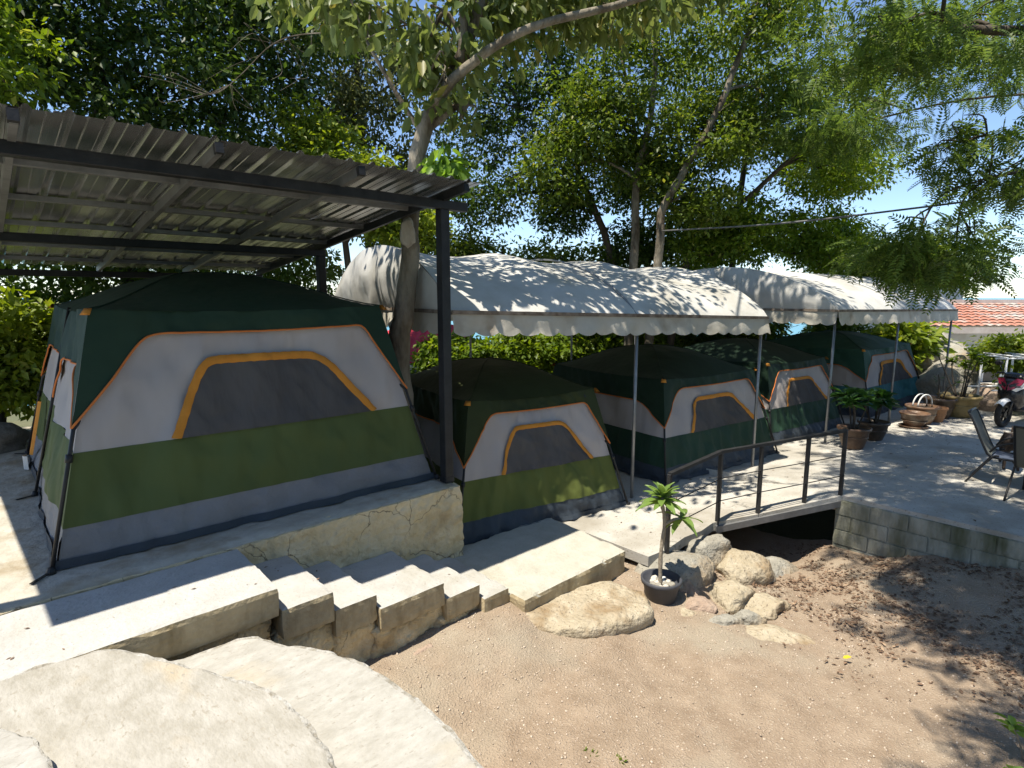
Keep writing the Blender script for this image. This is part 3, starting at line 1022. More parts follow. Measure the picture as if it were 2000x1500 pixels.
    if nb > 1:
        for xx, k in ((0, 3), (W, 1)):
            sg = -1 if xx == 0 else 1
            f = Vector((xx + sg * .04, D * .52, 0))
            e = Vector((xx - sg * ix + sg * .02, D * .5, He))
            V, F = tube([f, f.lerp(e, .5), e], .0135, 8)
            mesh('pole', V, F, 'black_steel', t, True)
            V, F = cat([lathe([(.0, .0), (.03, 0), (.03, .02), (.018, .045), (.0, .05)], 10, (f.x, f.y, 0)), bar(f + Vector((0, 0, .01)), f + Vector((sg * .14, -.05, .006)), .02, .006)])
            mesh('pole_foot', V, F, 'chair_frame', t)
        # open door edged in orange at the far end of the left wall
        def dr(u, v):
            z = .16 + .58 * v
            return (ix * z / He - .035 - .03 * math.sin(u * math.pi), D * .80 + .11 * u + .03 * v, z)
        V, F = grid(dr, 6, 8)
        mesh('door_flap', V, F, 'orange', t, True)
        def dr2(u, v):
            return (-.05 - .04 * math.sin(u * math.pi), D * .79 + .16 * u, .01 + .15 * v)
        V, F = grid(dr2, 6, 3)
        mesh('door_hem', V, F, 'fabric_white', t, True)
    return t

t1 = tent('largest green tent with grey walls under the metal shelter, left of the tree trunk', (.26, 4.95, .002), R(-1.5), 3.12, 4.0, 1.79, 2.13, 'fly_green', 'band_olive', 'skirt_grey', 1, .004, .40, .36, nb=2)
def tent_at(label, a, b, z, D, He, Hp, *args, **kw):
    W = math.hypot(b[0] - a[0], b[1] - a[1])
    return tent(label, (a[0], a[1], z), math.atan2(b[1] - a[1], b[0] - a[0]), W, D, He, Hp, *args, **kw)
tent_at('olive green tent between the cream wall and the first canopy pole', (3.68, 4.80), (6.03, 4.32), -.815, 3.0, 1.52, 1.86, 'fly_olive', 'band_olive_light', 'skirt_dark', 2, .011, ix=.32, iy=.36)
tent_at('dark green tent behind the handrail, second along the white canopies', (6.93, 4.28), (9.70, 3.92), -.735, 3.1, 1.43, 1.80, 'fly_deep', 'band_deep', 'skirt_dark', 3, .010, ix=.30, iy=.36)
tent_at('dark green tent behind the two leafy pots, third along the white canopies', (10.10, 4.16), (12.60, 3.80), -.715, 3.1, 1.40, 1.75, 'fly_deep', 'band_deep', 'skirt_dark', 4, .010, ix=.30, iy=.36)
tent_at('sunlit teal green tent at the far end of the row', (13.70, 3.66), (17.1, 3.40), -.675, 3.1, 1.42, 1.72, 'fly_teal', 'band_teal', 'skirt_dark', 5, .010, ix=.34, iy=.36)

# ------------------------------------------------------------------ canopies
def canopy(label, loc, rz, L, Wd, z0, slope, rise, seed, poles, floor):
    t = thing('party_canopy', label, 'canopy', (loc[0], loc[1], 0), rz, 'white arched canopies over the tents')
    zs = lambda x: z0 + slope * x
    bays = 3
    def prof(y):
        a = abs(2 * y / Wd - 1)
        return (max(0, 1 - a ** 2.0)) ** .8
    def top(u, v):
        x, y = L * u, Wd * v
        p = prof(y)
        f = math.sin(math.pi * ((u * bays) % 1.0)) if 0 < u < 1 else 0
        z = zs(x) + rise * p - .075 * f * (.3 + p) + .022 * fbm((x * .6, y * .6, seed)) * min(1, p * 3) + .005 * fbm((x * 3.2 + y * 1.2, y * .9, seed)) * min(1, p * 2) + .012 * math.sin(x * 9 + 4 * fbm((y * .8, x * .3, seed))) * max(0, .35 - p) * 2
        yy = y - (.05 if v < .5 else -.05) * (1 - p) * 0
        return (x, yy, z)
    V, F = grid(top, 90, 60)
    mesh('roof_cover', V, F, 'tarp', t, True)
    def gable(x0, sg):
        def fn(u, v):
            y = Wd * u
            p = prof(y)
            b = math.sin(math.pi * u) * math.sin(math.pi * min(1, v)) * .08
            return (x0 + sg * (b + .045 * fbm((y * 2.2, v * 1.2, seed)) * math.sin(math.pi * u) + .012), y, zs(x0) + (rise * p) * v - .0)
        V, F = grid(fn, 60, 12)
        mesh('gable', V, F, 'tarp', t, True)
    gable(0, -1)
    gable(L, 1)
    # scalloped valances with a stained seam above
    def val(name, a, b, out):
        a, b = Vector(a), Vector(b)
        ln = (b - a).length
        n = int(ln / .03)
        rows = 6
        V, F = [], []
        for i in range(n + 1):
            s = i / n
            p = a.lerp(b, s)
            sc = abs(math.sin(s * ln * math.pi / .27)) ** .7
            h = .215 + .042 * sc + .01 * fbm((s * 7, seed, 1))
            for j in range(rows + 1):
                v = j / rows
                w = .02 * math.sin(s * ln * 11 + seed) * v + .03 * v + .02 * fbm((s * ln * 2, v, seed)) * v
                q = p + Vector(out) * (w + .006)
                V.append((q.x, q.y, p.z + .0 - h * v))
        for i in range(n):
            for j in range(rows):
                F.append((i * (rows + 1) + j, (i + 1) * (rows + 1) + j, (i + 1) * (rows + 1) + j + 1, i * (rows + 1) + j + 1))
        o = mesh('valance', V, F, 'tarp_valance', t, True)
        V, F = bar(a + Vector(out) * .014 + Vector((0, 0, -.006)), b + Vector(out) * .014 + Vector((0, 0, -.006)), .02, .042)
        mesh('seam', V, F, 'tarp_seam', t)
    val('v', (0, 0, zs(0)), (L, 0, zs(L)), (0, -1, 0))
    val('v', (0, Wd, zs(0)), (L, Wd, zs(L)), (0, 1, 0))
    val('v', (0, 0, zs(0)), (0, Wd, zs(0)), (-1, 0, 0))
    val('v', (L, 0, zs(L)), (L, Wd, zs(L)), (1, 0, 0))
    # steel frame
    for x in (0.03, L / 2, L - .03):
        path = [(x, Wd * i / 20, zs(x) - .03 + (rise) * prof(Wd * i / 20)) for i in range(21)]
        V, F = tube(path, .014, 6)
        mesh('arch', V, F, 'pole_steel', t, True)
    for y in (.03, Wd - .03):
        V, F = tube([(0, y, zs(0) - .02), (L, y, zs(L) - .02)], .016, 6)
        mesh('rail', V, F, 'pole_steel', t, True)
    for x, y in poles:
        c, s = math.cos(rz), math.sin(rz)
        V, F = tube([(x, y, floor + .0), (x, y, zs(x) - .02)], .022, 8)
        mesh('pole', V, F, 'pole_steel', t, True)
        V, F = box(x - .05, x + .05, y - .05, y + .05, floor - .002, floor + .008)
        mesh('base_plate', V, F, 'pole_steel', t)
    return t

canopy('long white canopy with stained valance behind the tree trunk', (3.66, 4.86), R(-12), 5.2, 4.9, 1.74, -.030, .84, 1, [(2.64, .06), (5.14, .06), (.06, 4.8), (2.64, 4.8), (5.14, 4.8)], -.81)
canopy('white canopy at the far end half hidden by feathery leaves', (10.72, 3.46), R(-6.5), 5.7, 4.6, 1.66, -.012, .80, 2, [(.06, .06), (2.7, .06), (5.62, .06), (.06, 4.5), (5.62, 4.5)], -.66)

# ------------------------------------------------------------------ handrail
def build_rail():
    t = thing('handrail', 'black steel handrail along the footbridge', 'handrail', (6.35, 3.2, -.8))
    base = [(5.26, 3.20, -.83), (6.37, 3.20, -.83), (6.85, 2.925, -.76), (7.42, 2.60, -.69), (7.86, 2.33, -.62)]
    tops = [.03, .07, .13, .18, .24]
    for (x, y, z), h in zip(base, tops):
        V, F = box(x - .022, x + .022, y - .022, y + .022, z - .10, h, .003)
        mesh('post', V, F, 'black_steel', t, False, True)
    tp = [(b[0], b[1], h) for b, h in zip(base, tops)]
    for a, b in ((0, 1), (1, 4)):
        V, F = bar(tp[a], tp[b], .05, .035)
        mesh('top_rail', V, F, 'black_steel', t, False, True)
    for fr in (.33, .64):
        pts = []
        for b, h in zip(base, tops):
            pts.append((b[0], b[1] - .024, b[2] + (h - b[2]) * fr))
        V, F = tube(pts, .006, 6)
        mesh('wire', V, F, 'black_steel', t, True, True)
    V, F = bar((6.33, 3.19, -.885), (7.9, 2.275, -.69), .05, .08)
    mesh('deck_edge', V, F, 'grey_steel', t, False, True)
build_rail()

# ------------------------------------------------------------------ rocks
def rock(label, c, rad, seed, mat, flat=None, rz=0.0, rough=.22, sub=4, sq=2.6, facet=True):
    V, F = rock_vf((0, 0, 0), rad, seed, sub, rough, flat, rz, sq, facet)
    o = mesh('boulder', V, F, mat, None, True)
    o.location = (c[0], c[1], c[2] - .045)
    tag(o, label, 'rock')
    return o
def slab_rock(label, outline, c, z, thick, seed, mat):
    P = smooth_path([(x, y, 0) for x, y in outline] + [(outline[0][0], outline[0][1], 0)], 9)[:-1]
    n = len(P)
    prof = [(0, 0), (.15, 0), (.3, 0), (.45, 0), (.6, 0), (.72, 0), (.82, -.002), (.90, -.008), (.95, -.018), (.985, -.04), (1.0, -.075), (.995, -.12), (.97, -.17), (.93, -thick)]
    V, F = [], []
    for r, dz in prof:
        for p in P:
            x, y = c[0] + (p.x - c[0]) * r, c[1] + (p.y - c[1]) * r
            k = .05 * fbm((x * 4, y * 4, seed)) * r ** 3 + .02 * fbm((x * 14, y * 14, dz * 30)) * r ** 3
            x += k * (p.x - c[0]) * 1.4; y += k * (p.y - c[1]) * 1.4
            zz = z + dz + .030 * fbm((x * 2.4, y * 2.4, seed + 3)) + .012 * fbm((x * 11, y * 11, seed), 5)
            V.append((x - c[0], y - c[1], zz - z))
    m = len(prof)
    for i in range(m - 1):
        for k in range(n):
            F.append((i * n + k, i * n + (k + 1) % n, (i + 1) * n + (k + 1) % n, (i + 1) * n + k))
    o = mesh('boulder', V, F, mat, None, True)
    o.location = (c[0], c[1], z)
    tag(o, label, 'rock')
slab_rock('broad flat-topped tan rock on the sand in front of the pot', [(3.48, 3.66), (3.95, 3.60), (4.40, 3.27), (4.46, 2.92), (4.22, 2.70), (3.76, 2.80), (3.42, 3.05), (3.28, 3.42)], (3.87, 3.18), -.895, .26, 3, 'rock_tan')
rock('small brown rock wedged against the foot of the stairs', (2.33, 3.56, -.93), (.21, .11, .11), 5, 'rock_pink', None, R(-12), .3)
rock('sloping grey rock behind the potted plumeria', (5.22, 3.10, -1.05), (.52, .30, .25), 8, 'rock_grey', None, R(-12), .15)
rock('upright dark streaked rock under the near end of the footbridge', (5.98, 3.12, -1.03), (.30, .20, .22), 11, 'rock_grey', None, R(-30), .2)
rock('large rounded tan boulder below the footbridge post', (6.10, 2.80, -1.2), (.38, .30, .30), 13, 'rock_tan', None, R(-35), .15)
rock('long grey boulder lying in the shade under the footbridge', (6.58, 2.66, -1.36), (.42, .24, .22), 15, 'rock_grey', None, R(-30), .18)
rock('pinkish pointed rock right of the black pot', (5.12, 2.86, -1.08), (.22, .17, .15), 17, 'rock_pink', None, .3, .25)
rock('low cream rock directly below the black pot', (4.66, 2.66, -1.13), (.26, .17, .10), 19, 'rock_tan', None, R(-38), .15)
rock('rounded pink-tan rock between pot and grey oblong stone', (4.90, 2.62, -1.11), (.22, .17, .13), 21, 'rock_pink', None, R(-30), .15)
rock('blocky yellowish rock with a dark notch behind grey oblong stone', (5.32, 2.50, -1.14), (.27, .23, .18), 23, 'rock_tan', None, R(-20), .2, 4, 3.4)
rock('grey oblong stone lying foremost in the rock cluster', (4.86, 2.30, -1.10), (.18, .10, .09), 25, 'rock_grey', None, R(-25), .15)
rock('small speckled grey stone right of the grey oblong stone', (5.10, 2.22, -1.11), (.16, .13, .11), 27, 'rock_grey', None, R(-40), .2)
rock('wedge-shaped tan rock at the right of the rock cluster', (5.45, 2.24, -1.17), (.33, .19, .14), 29, 'rock_tan', None, R(-42), .2)
rock('mostly buried pale slab of rock in the sand below the cluster', (5.0, 1.85, -1.17), (.55, .30, .11), 31, 'rock_tan', None, R(-48), .12)
rock('half buried pale stone near the shadow edge on the sand', (4.95, 1.02, -1.14), (.22, .10, .06), 33, 'rock_tan', None, R(-50), .15)
rock('dark boulder behind the far left of the large tent', (-.45, 9.5, .05), (.8, .5, .36), 35, 'rock_dark', None, 0, .2)
rock('big grey boulder behind the row of clay pots', (17.6, 3.05, -.35), (1.1, .8, .75), 37, 'rock_grey', None, .2, .15)
rock('tall grey boulder at the corner of the house', (19.2, 3.7, 0.0), (1.3, .9, 1.1), 39, 'rock_grey', None, .2, .18)
rock('rounded orange-tan boulder between the last pot and the scooter', (16.6, 2.05, -.45), (.55, .4, .42), 41, 'rock_pink', None, 0, .12)
rock('tiny white stone alone on the sand', (3.06, 1.99, -1.02), (.035, .028, .022), 43, 'house_wall', None, 0, .2, 3)
rock('tiny brown pebble beside the white stone on the sand', (3.20, 1.83, -1.03), (.025, .02, .015), 45, 'rock_pink', None, 0, .2, 3)

# gravel and fallen leaves
def build_ground_cover():
    rng = np.random.default_rng(7)
    n = 16000
    x = rng.uniform(1.4, 6.2, n); y = rng.uniform(-.4, 3.8, n)
    z = np.array([ground_z(a, b) + .025 * fbm((a * 1.1, b * 1.1, 0)) + .014 * fbm((a * 5, b * 5, 3)) for a, b in zip(x, y)])
    P = np.stack([x, y, z + .001], 1)
    T = [(1, 0, 0), (-1, 0, 0), (0, .8, 0), (0, -.8, 0), (0, 0, .6), (0, 0, -.6)]
    TF = [(0, 2, 4), (2, 1, 4), (1, 3, 4), (3, 0, 4), (2, 0, 5), (1, 2, 5), (3, 1, 5), (0, 3, 5)]
    A = rng.normal(size=(n, 3)); A[:, 2] *= .3
    N_ = rng.normal(size=(n, 3)) * .3; N_[:, 2] += 1
    S = .003 + .012 * rng.random(n) ** 5
    V, F = instance(T, TF, P, A, N_, S)
    o = fast('gravel', V, F, 'gravel_mat')
    tag(o, 'fine pale gravel scattered over the sand', 'gravel', None, 'stuff')
    n = 30000
    x = rng.uniform(4.7, 7.8, n); y = rng.uniform(-1.2, 3.1, n)
    clump = np.array([fbm((a * 1.8, b * 1.8, 4)) for a, b in zip(x, y)])
    keep = rng.random(n) < (.5 + 1.2 * clump) * np.clip((x - 5.15 - .15 * np.abs(y - 1.2) + rng.normal(size=n) * .3) * 1.1 + .03, .02, 1)
    x, y = x[keep], y[keep]; n = len(x)
    z = np.array([ground_z(a, b) + .025 * fbm((a * 1.1, b * 1.1, 0)) for a, b in zip(x, y)])
    P = np.stack([x, y, z + .004 + .012 * rng.random(n)], 1)
    A = rng.normal(size=(n, 3)); A[:, 2] *= .12
    N_ = rng.normal(size=(n, 3)) * .22; N_[:, 2] += 1
    V, F = instance([(0, 0, 0), (.45, .22, .08), (1, 0, .02), (.45, -.22, .08)], [(0, 2, 1), (0, 3, 2)], P, A, N_, .012 + .055 * rng.random(n) ** 2.2)
    o = fast('leaf_litter', V, F, 'litter')
    tag(o, 'brown fallen leaves over the shaded ground below the block wall', 'leaves', None, 'stuff')
    k = 0
    gz = ground_z(5.05, 1.37) + .03
    V, F = instance(LEAF6[0], LEAF6[1], np.array([[5.05, 1.37, gz]]), np.array([[.6, -.6, .25]]), np.array([[-.4, 0, 1.]]), np.array([.075]))
    tag(fast('fallen_leaf', V, F, 'leaf_yellow'), 'single bright yellow leaf on the sand', 'leaf')
    for lx, ly, lab in ((2.62, 2.08, 'tiny green seedling nearest the curved flagstone steps'), (2.72, 1.92, 'tiny green seedling on the sand left of the white stone')):
        n = 14
        P = np.tile([[lx, ly, ground_z(lx, ly)]], (n, 1)) + rng.normal(size=(n, 3)) * [.02, .02, .004]
        A = rng.normal(size=(n, 3)); A[:, 2] = np.abs(A[:, 2])
        N_ = rng.normal(size=(n, 3)); N_[:, 2] += 1
        V, F = instance(LEAF[0], LEAF[1], P, A, N_, rng.uniform(.015, .035, n))
        tag(fast('seedling', V, F, 'leaf_bright'), lab, 'plant')
    rng2 = np.random.default_rng(12)
    n = 420
    x = rng2.uniform(5.2, 15, n); y = rng2.uniform(.2, 4.2, n)
    ok = (x > 8) | (y > 3.35)
    x, y = x[ok], y[ok]
    z = np.array([patio_z(a, b) + .004 for a, b in zip(x, y)])
    P = np.stack([x, y, z], 1)
    xs = rng2.uniform(-.2, 3.2, 26); ys = rng2.uniform(3.75, 4.5, 26)
    zt = np.select([xs < 1.3, xs < 1.69, xs < 2.04, xs < 2.65, xs < 3.02], [-.018, -.188, -.343, -.453, -.598], -.718)
    P = np.concatenate([P, np.stack([xs, ys, zt], 1)])
    n = len(P)
    A = rng2.normal(size=(n, 3)); A[:, 2] *= .08
    N_ = rng2.normal(size=(n, 3)) * .15; N_[:, 2] += 1
    V, F = instance([(0, 0, 0), (.45, .22, .08), (1, 0, .02), (.45, -.22, .08)], [(0, 2, 1), (0, 3, 2)], P, A, N_, .012 + .05 * rng2.random(n) ** 2)
    tag(fast('dry_leaves', V, F, 'litter'), 'few dry leaves scattered over patio and steps', 'leaves', None, 'stuff')
build_ground_cover()

# ------------------------------------------------------------------ potted plumeria
def build_plumeria():
    x, y = 4.74, 2.93
    z = -1.13
    t = thing('potted_plumeria', 'young plumeria in a black plastic pot of stones beside the rocks', 'potted plant', (x, y, z))
    prof = [(.0, 0), (.105, 0), (.115, .01), (.15, .215), (.165, .225), (.17, .265), (.158, .27), (.148, .262), (.143, .21), (.0, .205)]
    V, F = lathe([(a * 1.18, b * 1.03) for a, b in prof], 32)
    mesh('pot', V, F, 'plastic_pot', t, True)
    rnd = random.Random(3)
    for k in range(13):
        a = k * 2.4
        r = .115 * math.sqrt((k + .5) / 13)
        V, F = rock_vf((0, 0, 0), (rnd.uniform(.026, .042), rnd.uniform(.022, .034), .022), k, 2, .2)
        o = mesh('stone', V, F, rnd.choice(['pebble', 'pebble', 'house_wall', 'rock_grey']), t, True)
        o.location = (r * math.cos(a), r * math.sin(a), .222)
    stem = smooth_path([(-.01, 0, .2), (-.012, .01, .5), (.02, .0, .84), (-.005, .02, 1.02), (-.01, .015, 1.10)], 5)
    V, F = tube(stem, [.021 - .004 * i / len(stem) + .0025 * math.sin(i * 1.9) for i in range(len(stem))], 9)
    mesh('stem', V, F, 'stem_pale', t, True)
    V, F = tube(smooth_path([(.015, .0, .82), (.08, -.06, .87), (.14, -.11, .88)], 4), [.016] * 8 + [.013], 8)
    mesh('branch', V, F, 'stem_pale', t, True)
    def lm(u, v):
        w = .032 * math.sin(math.pi * min(1, (.06 + .94 * u) ** .85)) ** .7
        s = (v - .5) * 2
        return (u * .22 * 1.0, s * w, .035 * math.sin(u * 2.2) + .010 * abs(s) - .03 * u * u)
    V, F = grid(lm, 10, 4)
    proto = None
    def leaf(o, az, el, sc, roll=0):
        nonlocal proto
        if proto is None:
            proto = mesh('leaf', V, F, 'leaf_plumeria', t, True); l = proto
        else:
            l = child(proto, t)
        l.location = o
        l.rotation_euler = (roll, -el, az)
        l.scale = (sc * 1.15, sc * 1.25, sc)
    for k in range(28):
        leaf((-.01, .015, 1.05 + .065 * k / 28), k * 2.399, R(-28 + 80 * k / 28 + rnd.uniform(-8, 8)), rnd.uniform(.85, 1.15) * (1 - .3 * k / 28), rnd.uniform(-.3, .3))
    for k in range(9):
        leaf((.14, -.11, .87 + .02 * k / 9), k * 2.399, R(-45 + 60 * k / 9 + rnd.uniform(-8, 8)), rnd.uniform(.75, 1.0), rnd.uniform(-.3, .3))
build_plumeria()

# ------------------------------------------------------------------ clay pots and plants
def pot_plant(label, loc, r, h, mat, plant=None, seed=0, ph=.6, leaf='leaf_potted', lsize=.2, n=60, saucer=False, handle=False):
    t = thing('plant_pot', label, 'plant pot', (loc[0], loc[1], patio_z(loc[0], loc[1])), seed * .7)
    prof = [(0, 0), (r * .62, 0), (r * .66, .01), (r * .86, h * .45), (r * .95, h * .82), (r * 1.06, h * .86), (r * 1.08, h * .98), (r * 1.02, h), (r * .92, h * .97), (r * .88, h * .86), (0, h * .84)]
    if saucer: prof = [(p[0], p[1] + .03) for p in prof]
    V, F = lathe(prof, 26)
    mesh('pot', V, F, mat, t, True)
    V, F = lathe([(r * .6, h * .5), (r * .9, h * .52), (r * .92, h * .55), (r * .9, h * .58)], 26)
    mesh('pot_band', [(a * 1.01, b * 1.01, c) for a, b, c in V], F, mat, t, True)
    V, F = lathe([(r * .9, h * .87), (r * .5, h * .89), (0, h * .9)], 20)
    mesh('soil', V, F, 'potting_soil', t, True)
    if saucer:
        V, F = lathe([(0, 0), (r * .9, 0), (r * 1.05, .035), (r * .98, .04), (r * .8, .02)], 24)
        mesh('saucer', V, F, mat, t, True)
    if handle:
        for k in range(2):
            path = [(r * .8 * math.cos(a), .05 * (k * 2 - 1), h + .22 * math.sin(a)) for a in [math.pi * i / 14 for i in range(15)]]
            V, F = tube(path, .014, 6)
            mesh('handle', V, F, 'house_wall', t, True)
    rng = np.random.default_rng(seed + 50)
    rnd = random.Random(seed)
    if plant:
        st, tips = [], []
        for k in range(plant):
            a = k * 2.4
            e = Vector((math.cos(a) * r * rnd.uniform(.4, 1.4), math.sin(a) * r * rnd.uniform(.4, 1.4), h + ph * rnd.uniform(.55, 1)))
            s0 = Vector((math.cos(a) * r * .2, math.sin(a) * r * .2, h * .88))
            pp = smooth_path([s0, s0.lerp(e, .5) + Vector((rnd.uniform(-.04, .04), rnd.uniform(-.04, .04), .05)), e], 4)
            st.append(tube(pp, [.016 - .008 * i / len(pp) for i in range(len(pp))], 6))
            tips.append(e)
        V, F = cat(st)
        mesh('stems', V, F, 'bark_dark', t, True)
        P, A, N_ = [], [], []
        for e in tips:
            for q in range(n // plant):
                P.append(list(e + Vector((rnd.gauss(0, .03), rnd.gauss(0, .03), rnd.uniform(-.12, .02)))))
                az = rnd.uniform(0, 6.28)
                A.append([math.cos(az), math.sin(az), rnd.uniform(-.35, .8)])
                N_.append([rnd.gauss(0, .2), rnd.gauss(0, .2), 1])
        V, F = instance(LEAF6[0], LEAF6[1], np.array(P), np.array(A), np.array(N_), rng.uniform(.7, 1.15, len(P)) * lsize)
        fast('foliage', V, F, leaf, t)
    return t
pot_plant('brown glazed pot with broad dark leaves nearest the handrail end', (10.63, 3.03), .24, .36, 'clay_brown', 4, 1, .55, 'leaf_potted', .26, 72)
pot_plant('dark pot with long leaves, second along the tents from the handrail', (11.5, 2.98), .24, .33, 'clay_dark', 5, 2, .62, 'leaf_potted', .30, 70)
pot_plant('low brown clay bowl on a saucer in front of the pot group', (13.10, 2.72), .24, .26, 'clay_brown', None, 3, saucer=True)
pot_plant('brown clay pot with a pale hoop handle in the pot group', (13.62, 2.72), .27, .36, 'clay_brown', None, 4, handle=True)
pot_plant('small orange clay pot squeezed in the middle of the pot group', (14.02, 2.55), .18, .30, 'clay_orange', None, 5)
pot_plant('dark brown clay bowl with a bare stem behind the orange pot', (14.55, 2.62), .29, .42, 'clay_dark', 2, 6, .5, 'leaf_potted', .1, 12)
pot_plant('wide yellowish clay pot with a tall airy shrub at the end of the row', (15.0, 2.36), .36, .46, 'clay_yellow', 6, 7, .95, 'leaf_bright', .12, 260)

# ------------------------------------------------------------------ scooter
def build_scooter():
    t = thing('scooter', 'white black and maroon scooter parked on the patio by the white frame', 'scooter', (14.32, 1.56, -.6), R(163))
    def wheel(x, name):
        path = [(x + .21 * math.cos(a), 0, .26 + .21 * math.sin(a)) for a in [2 * math.pi * i / 28 for i in range(28)]]
        V, F = tube(path, .05, 10, closed=True)
        w = mesh('wheel', V, F, 'tyre', t, True)
        parts = [tube([(x, -.035, .26), (x, .035, .26)], .05, 12)]
        for k in range(5):
            a = 2 * math.pi * k / 5
            parts.append(bar((x, 0, .26), (x + .175 * math.cos(a), 0, .26 + .175 * math.sin(a)), .03, .03, Vector((0, 1, 0))))
        path = [(x + .17 * math.cos(a), 0, .26 + .17 * math.sin(a)) for a in [2 * math.pi * i / 24 for i in range(24)]]
        parts.append(tube(path, .022, 6, closed=True))
        V, F = cat(parts)
        mesh('rim', V, F, 'chair_frame', w, False)
    wheel(0, 'front')
    wheel(-1.25, 'rear')
    def shell(name, secs, mat, n=14, close=True):
        """secs: list of (x, z, half width, half height, lean)"""
        V, F = [], []
        for x, z, hw, hh in secs:
            for k in range(n):
                a = 2 * math.pi * k / n
                ca, sa = math.cos(a), math.sin(a)
                e = .7
                V.append((x, hw * math.copysign(abs(ca) ** e, ca), z + hh * math.copysign(abs(sa) ** e, sa)))
        for i in range(len(secs) - 1):
            for k in range(n):
                F.append((i * n + k, i * n + (k + 1) % n, (i + 1) * n + (k + 1) % n, (i + 1) * n + k))
        F.append(tuple(range(n - 1, -1, -1)))
        F.append(tuple((len(secs) - 1) * n + k for k in range(n)))
        return mesh(name, V, F, mat, t, True)
    V, F = grid(lambda u, v: (.30 * math.cos(R(45 + 95 * u)) + .0, (.075 * (v - .5) * 2), .27 + .30 * math.sin(R(45 + 95 * u)) - .05 * ((v - .5) * 2) ** 2), 14, 6)
    mesh('front_fender', V, F, 'scooter_white', t, True)
    for s in (-1, 1):
        V, F = tube([(0, s * .075, .26), (-.18, s * .075, .72)], .022, 8)
        mesh('fork', V, F, 'scooter_black', t, True)
    shell('leg_shield', [(-.06, .62, .10, .12), (-.14, .66, .20, .20), (-.24, .62, .22, .28), (-.32, .55, .19, .25)], 'scooter_black')
    shell('nose', [(-.02, .80, .05, .03), (-.10, .83, .17, .085), (-.22, .87, .20, .10), (-.30, .88, .17, .08)], 'scooter_black')
    for s in (-1, 1):
        V = [(.005, s * .012, .72), (-.02, s * .015, .84), (-.10, s * .10, .955), (-.13, s * .215, .93), (-.10, s * .185, .84), (-.03, s * .07, .74), (-.12, s * .10, .80)]
        F = [(0, 1, 5), (1, 2, 4, 5), (2, 3, 4), (0, 5, 6), (5, 4, 6)]
        mesh('maroon_panel', V, F, 'scooter_red', t)
        V = [(-.02, s * .075, .735), (-.10, s * .19, .835), (-.13, s * .222, .92), (-.17, s * .24, .90), (-.15, s * .215, .78), (-.08, s * .12, .70)]
        mesh('white_panel', V, [tuple(range(6))], 'scooter_white', t)
        V, F = rock_vf((-.10, s * .12, .80), (.05, .06, .022), 3, 2, 0)
        mesh('headlight', V, F, 'dark_glass', t, True)
        V, F = tube([(-.26, s * .05, .99), (-.30, s * .22, 1.02), (-.36, s * .34, 1.0)], .016, 8)
        mesh('handlebar', V, F, 'scooter_black', t, True)
        V, F = cat([tube([(-.28, s * .2, 1.02), (-.27, s * .27, 1.17)], .007, 6), rock_vf((-.27, s * .29, 1.21), (.02, .075, .045), 1, 2, 0)])
        mesh('mirror', V, F, 'scooter_black', t, True)
    shell('dash', [(-.16, .96, .14, .03), (-.24, 1.0, .17, .05), (-.33, .98, .12, .04)], 'scooter_black')
    shell('floor_board', [(-.30, .34, .17, .05), (-.45, .33, .18, .05), (-.66, .35, .17, .06)], 'scooter_black')
    shell('body', [(-.62, .48, .12, .17), (-.80, .58, .17, .15), (-1.15, .66, .18, .11), (-1.50, .74, .09, .05)], 'scooter_red')
    shell('seat', [(-.60, .70, .11, .04), (-.80, .76, .15, .05), (-1.15, .80, .15, .05), (-1.42, .84, .09, .03)], 'scooter_black')
    shell('engine', [(-.75, .33, .10, .09), (-1.0, .30, .11, .10), (-1.25, .27, .09, .07)], 'scooter_black')
    V, F = tube([(-.62, .10, .30), (-.66, .24, .0)], .012, 6)
    mesh('side_stand', V, F, 'scooter_black', t, True)
build_scooter()

# ------------------------------------------------------------------ patio chairs, table, dog
def chair(label, loc, rz, sling, seat_mat):
    t = thing('patio_chair', label, 'chair', loc, rz, 'patio chairs at the blue table')
    for s in (-1, 1):
        y = s * .25
        V, F = tube(smooth_path([(-.22, y, 0), (.02, y, .38), (.10, y, .42)], 4), .013, 8)
        mesh('rear_leg', V, F, 'chair_frame', t, True)
        V, F = tube(smooth_path([(.52, y, 0), (.49, y, .40), (.44, y * 1.04, .60), (.30, y * 1.06, .64), (.08, y * 1.04, .56), (.0, y, .46)], 5), .013, 8)
        mesh('arm', V, F, 'chair_frame', t, True)
        V, F = tube(smooth_path([(.50, y * .94, .40), (.28, y * .94, .385), (.02, y * .94, .40), (-.06, y * .94, .50), (-.20, y * .94, .82), (-.26, y * .94, .94)], 5), .014, 8)
        mesh('side_rail', V, F, 'chair_frame', t, True)
    path = smooth_path([(.02, 0, .40), (-.06, 0, .50), (-.20, 0, .82), (-.26, 0, .94), (-.285, 0, .955)], 5)
    def bk(u, v):
        i = u * (len(path) - 1); k = min(int(i), len(path) - 2); p = path[k].lerp(path[k + 1], i - k)
        return (p.x - .02 * math.sin(math.pi * v), (v - .5) * .46, p.z)
    V, F = grid(bk, 14, 8)
    V2, F2 = V, F
    mesh('backrest', V, F, sling, t, True)
    V, F = grid(lambda u, v: (.50 - .48 * u, (v - .5) * .46, .405 - .025 * math.sin(math.pi * u) * 1.0 - .012 * math.sin(math.pi * v)), 10, 8)
    mesh('seat', V, F, seat_mat, t, True)
    V, F = tube([(-.27, -.24, .95), (-.275, 0, .955), (-.27, .24, .95)], .013, 8)
    mesh('top_rail', V, F, 'chair_frame', t, True)
    return t
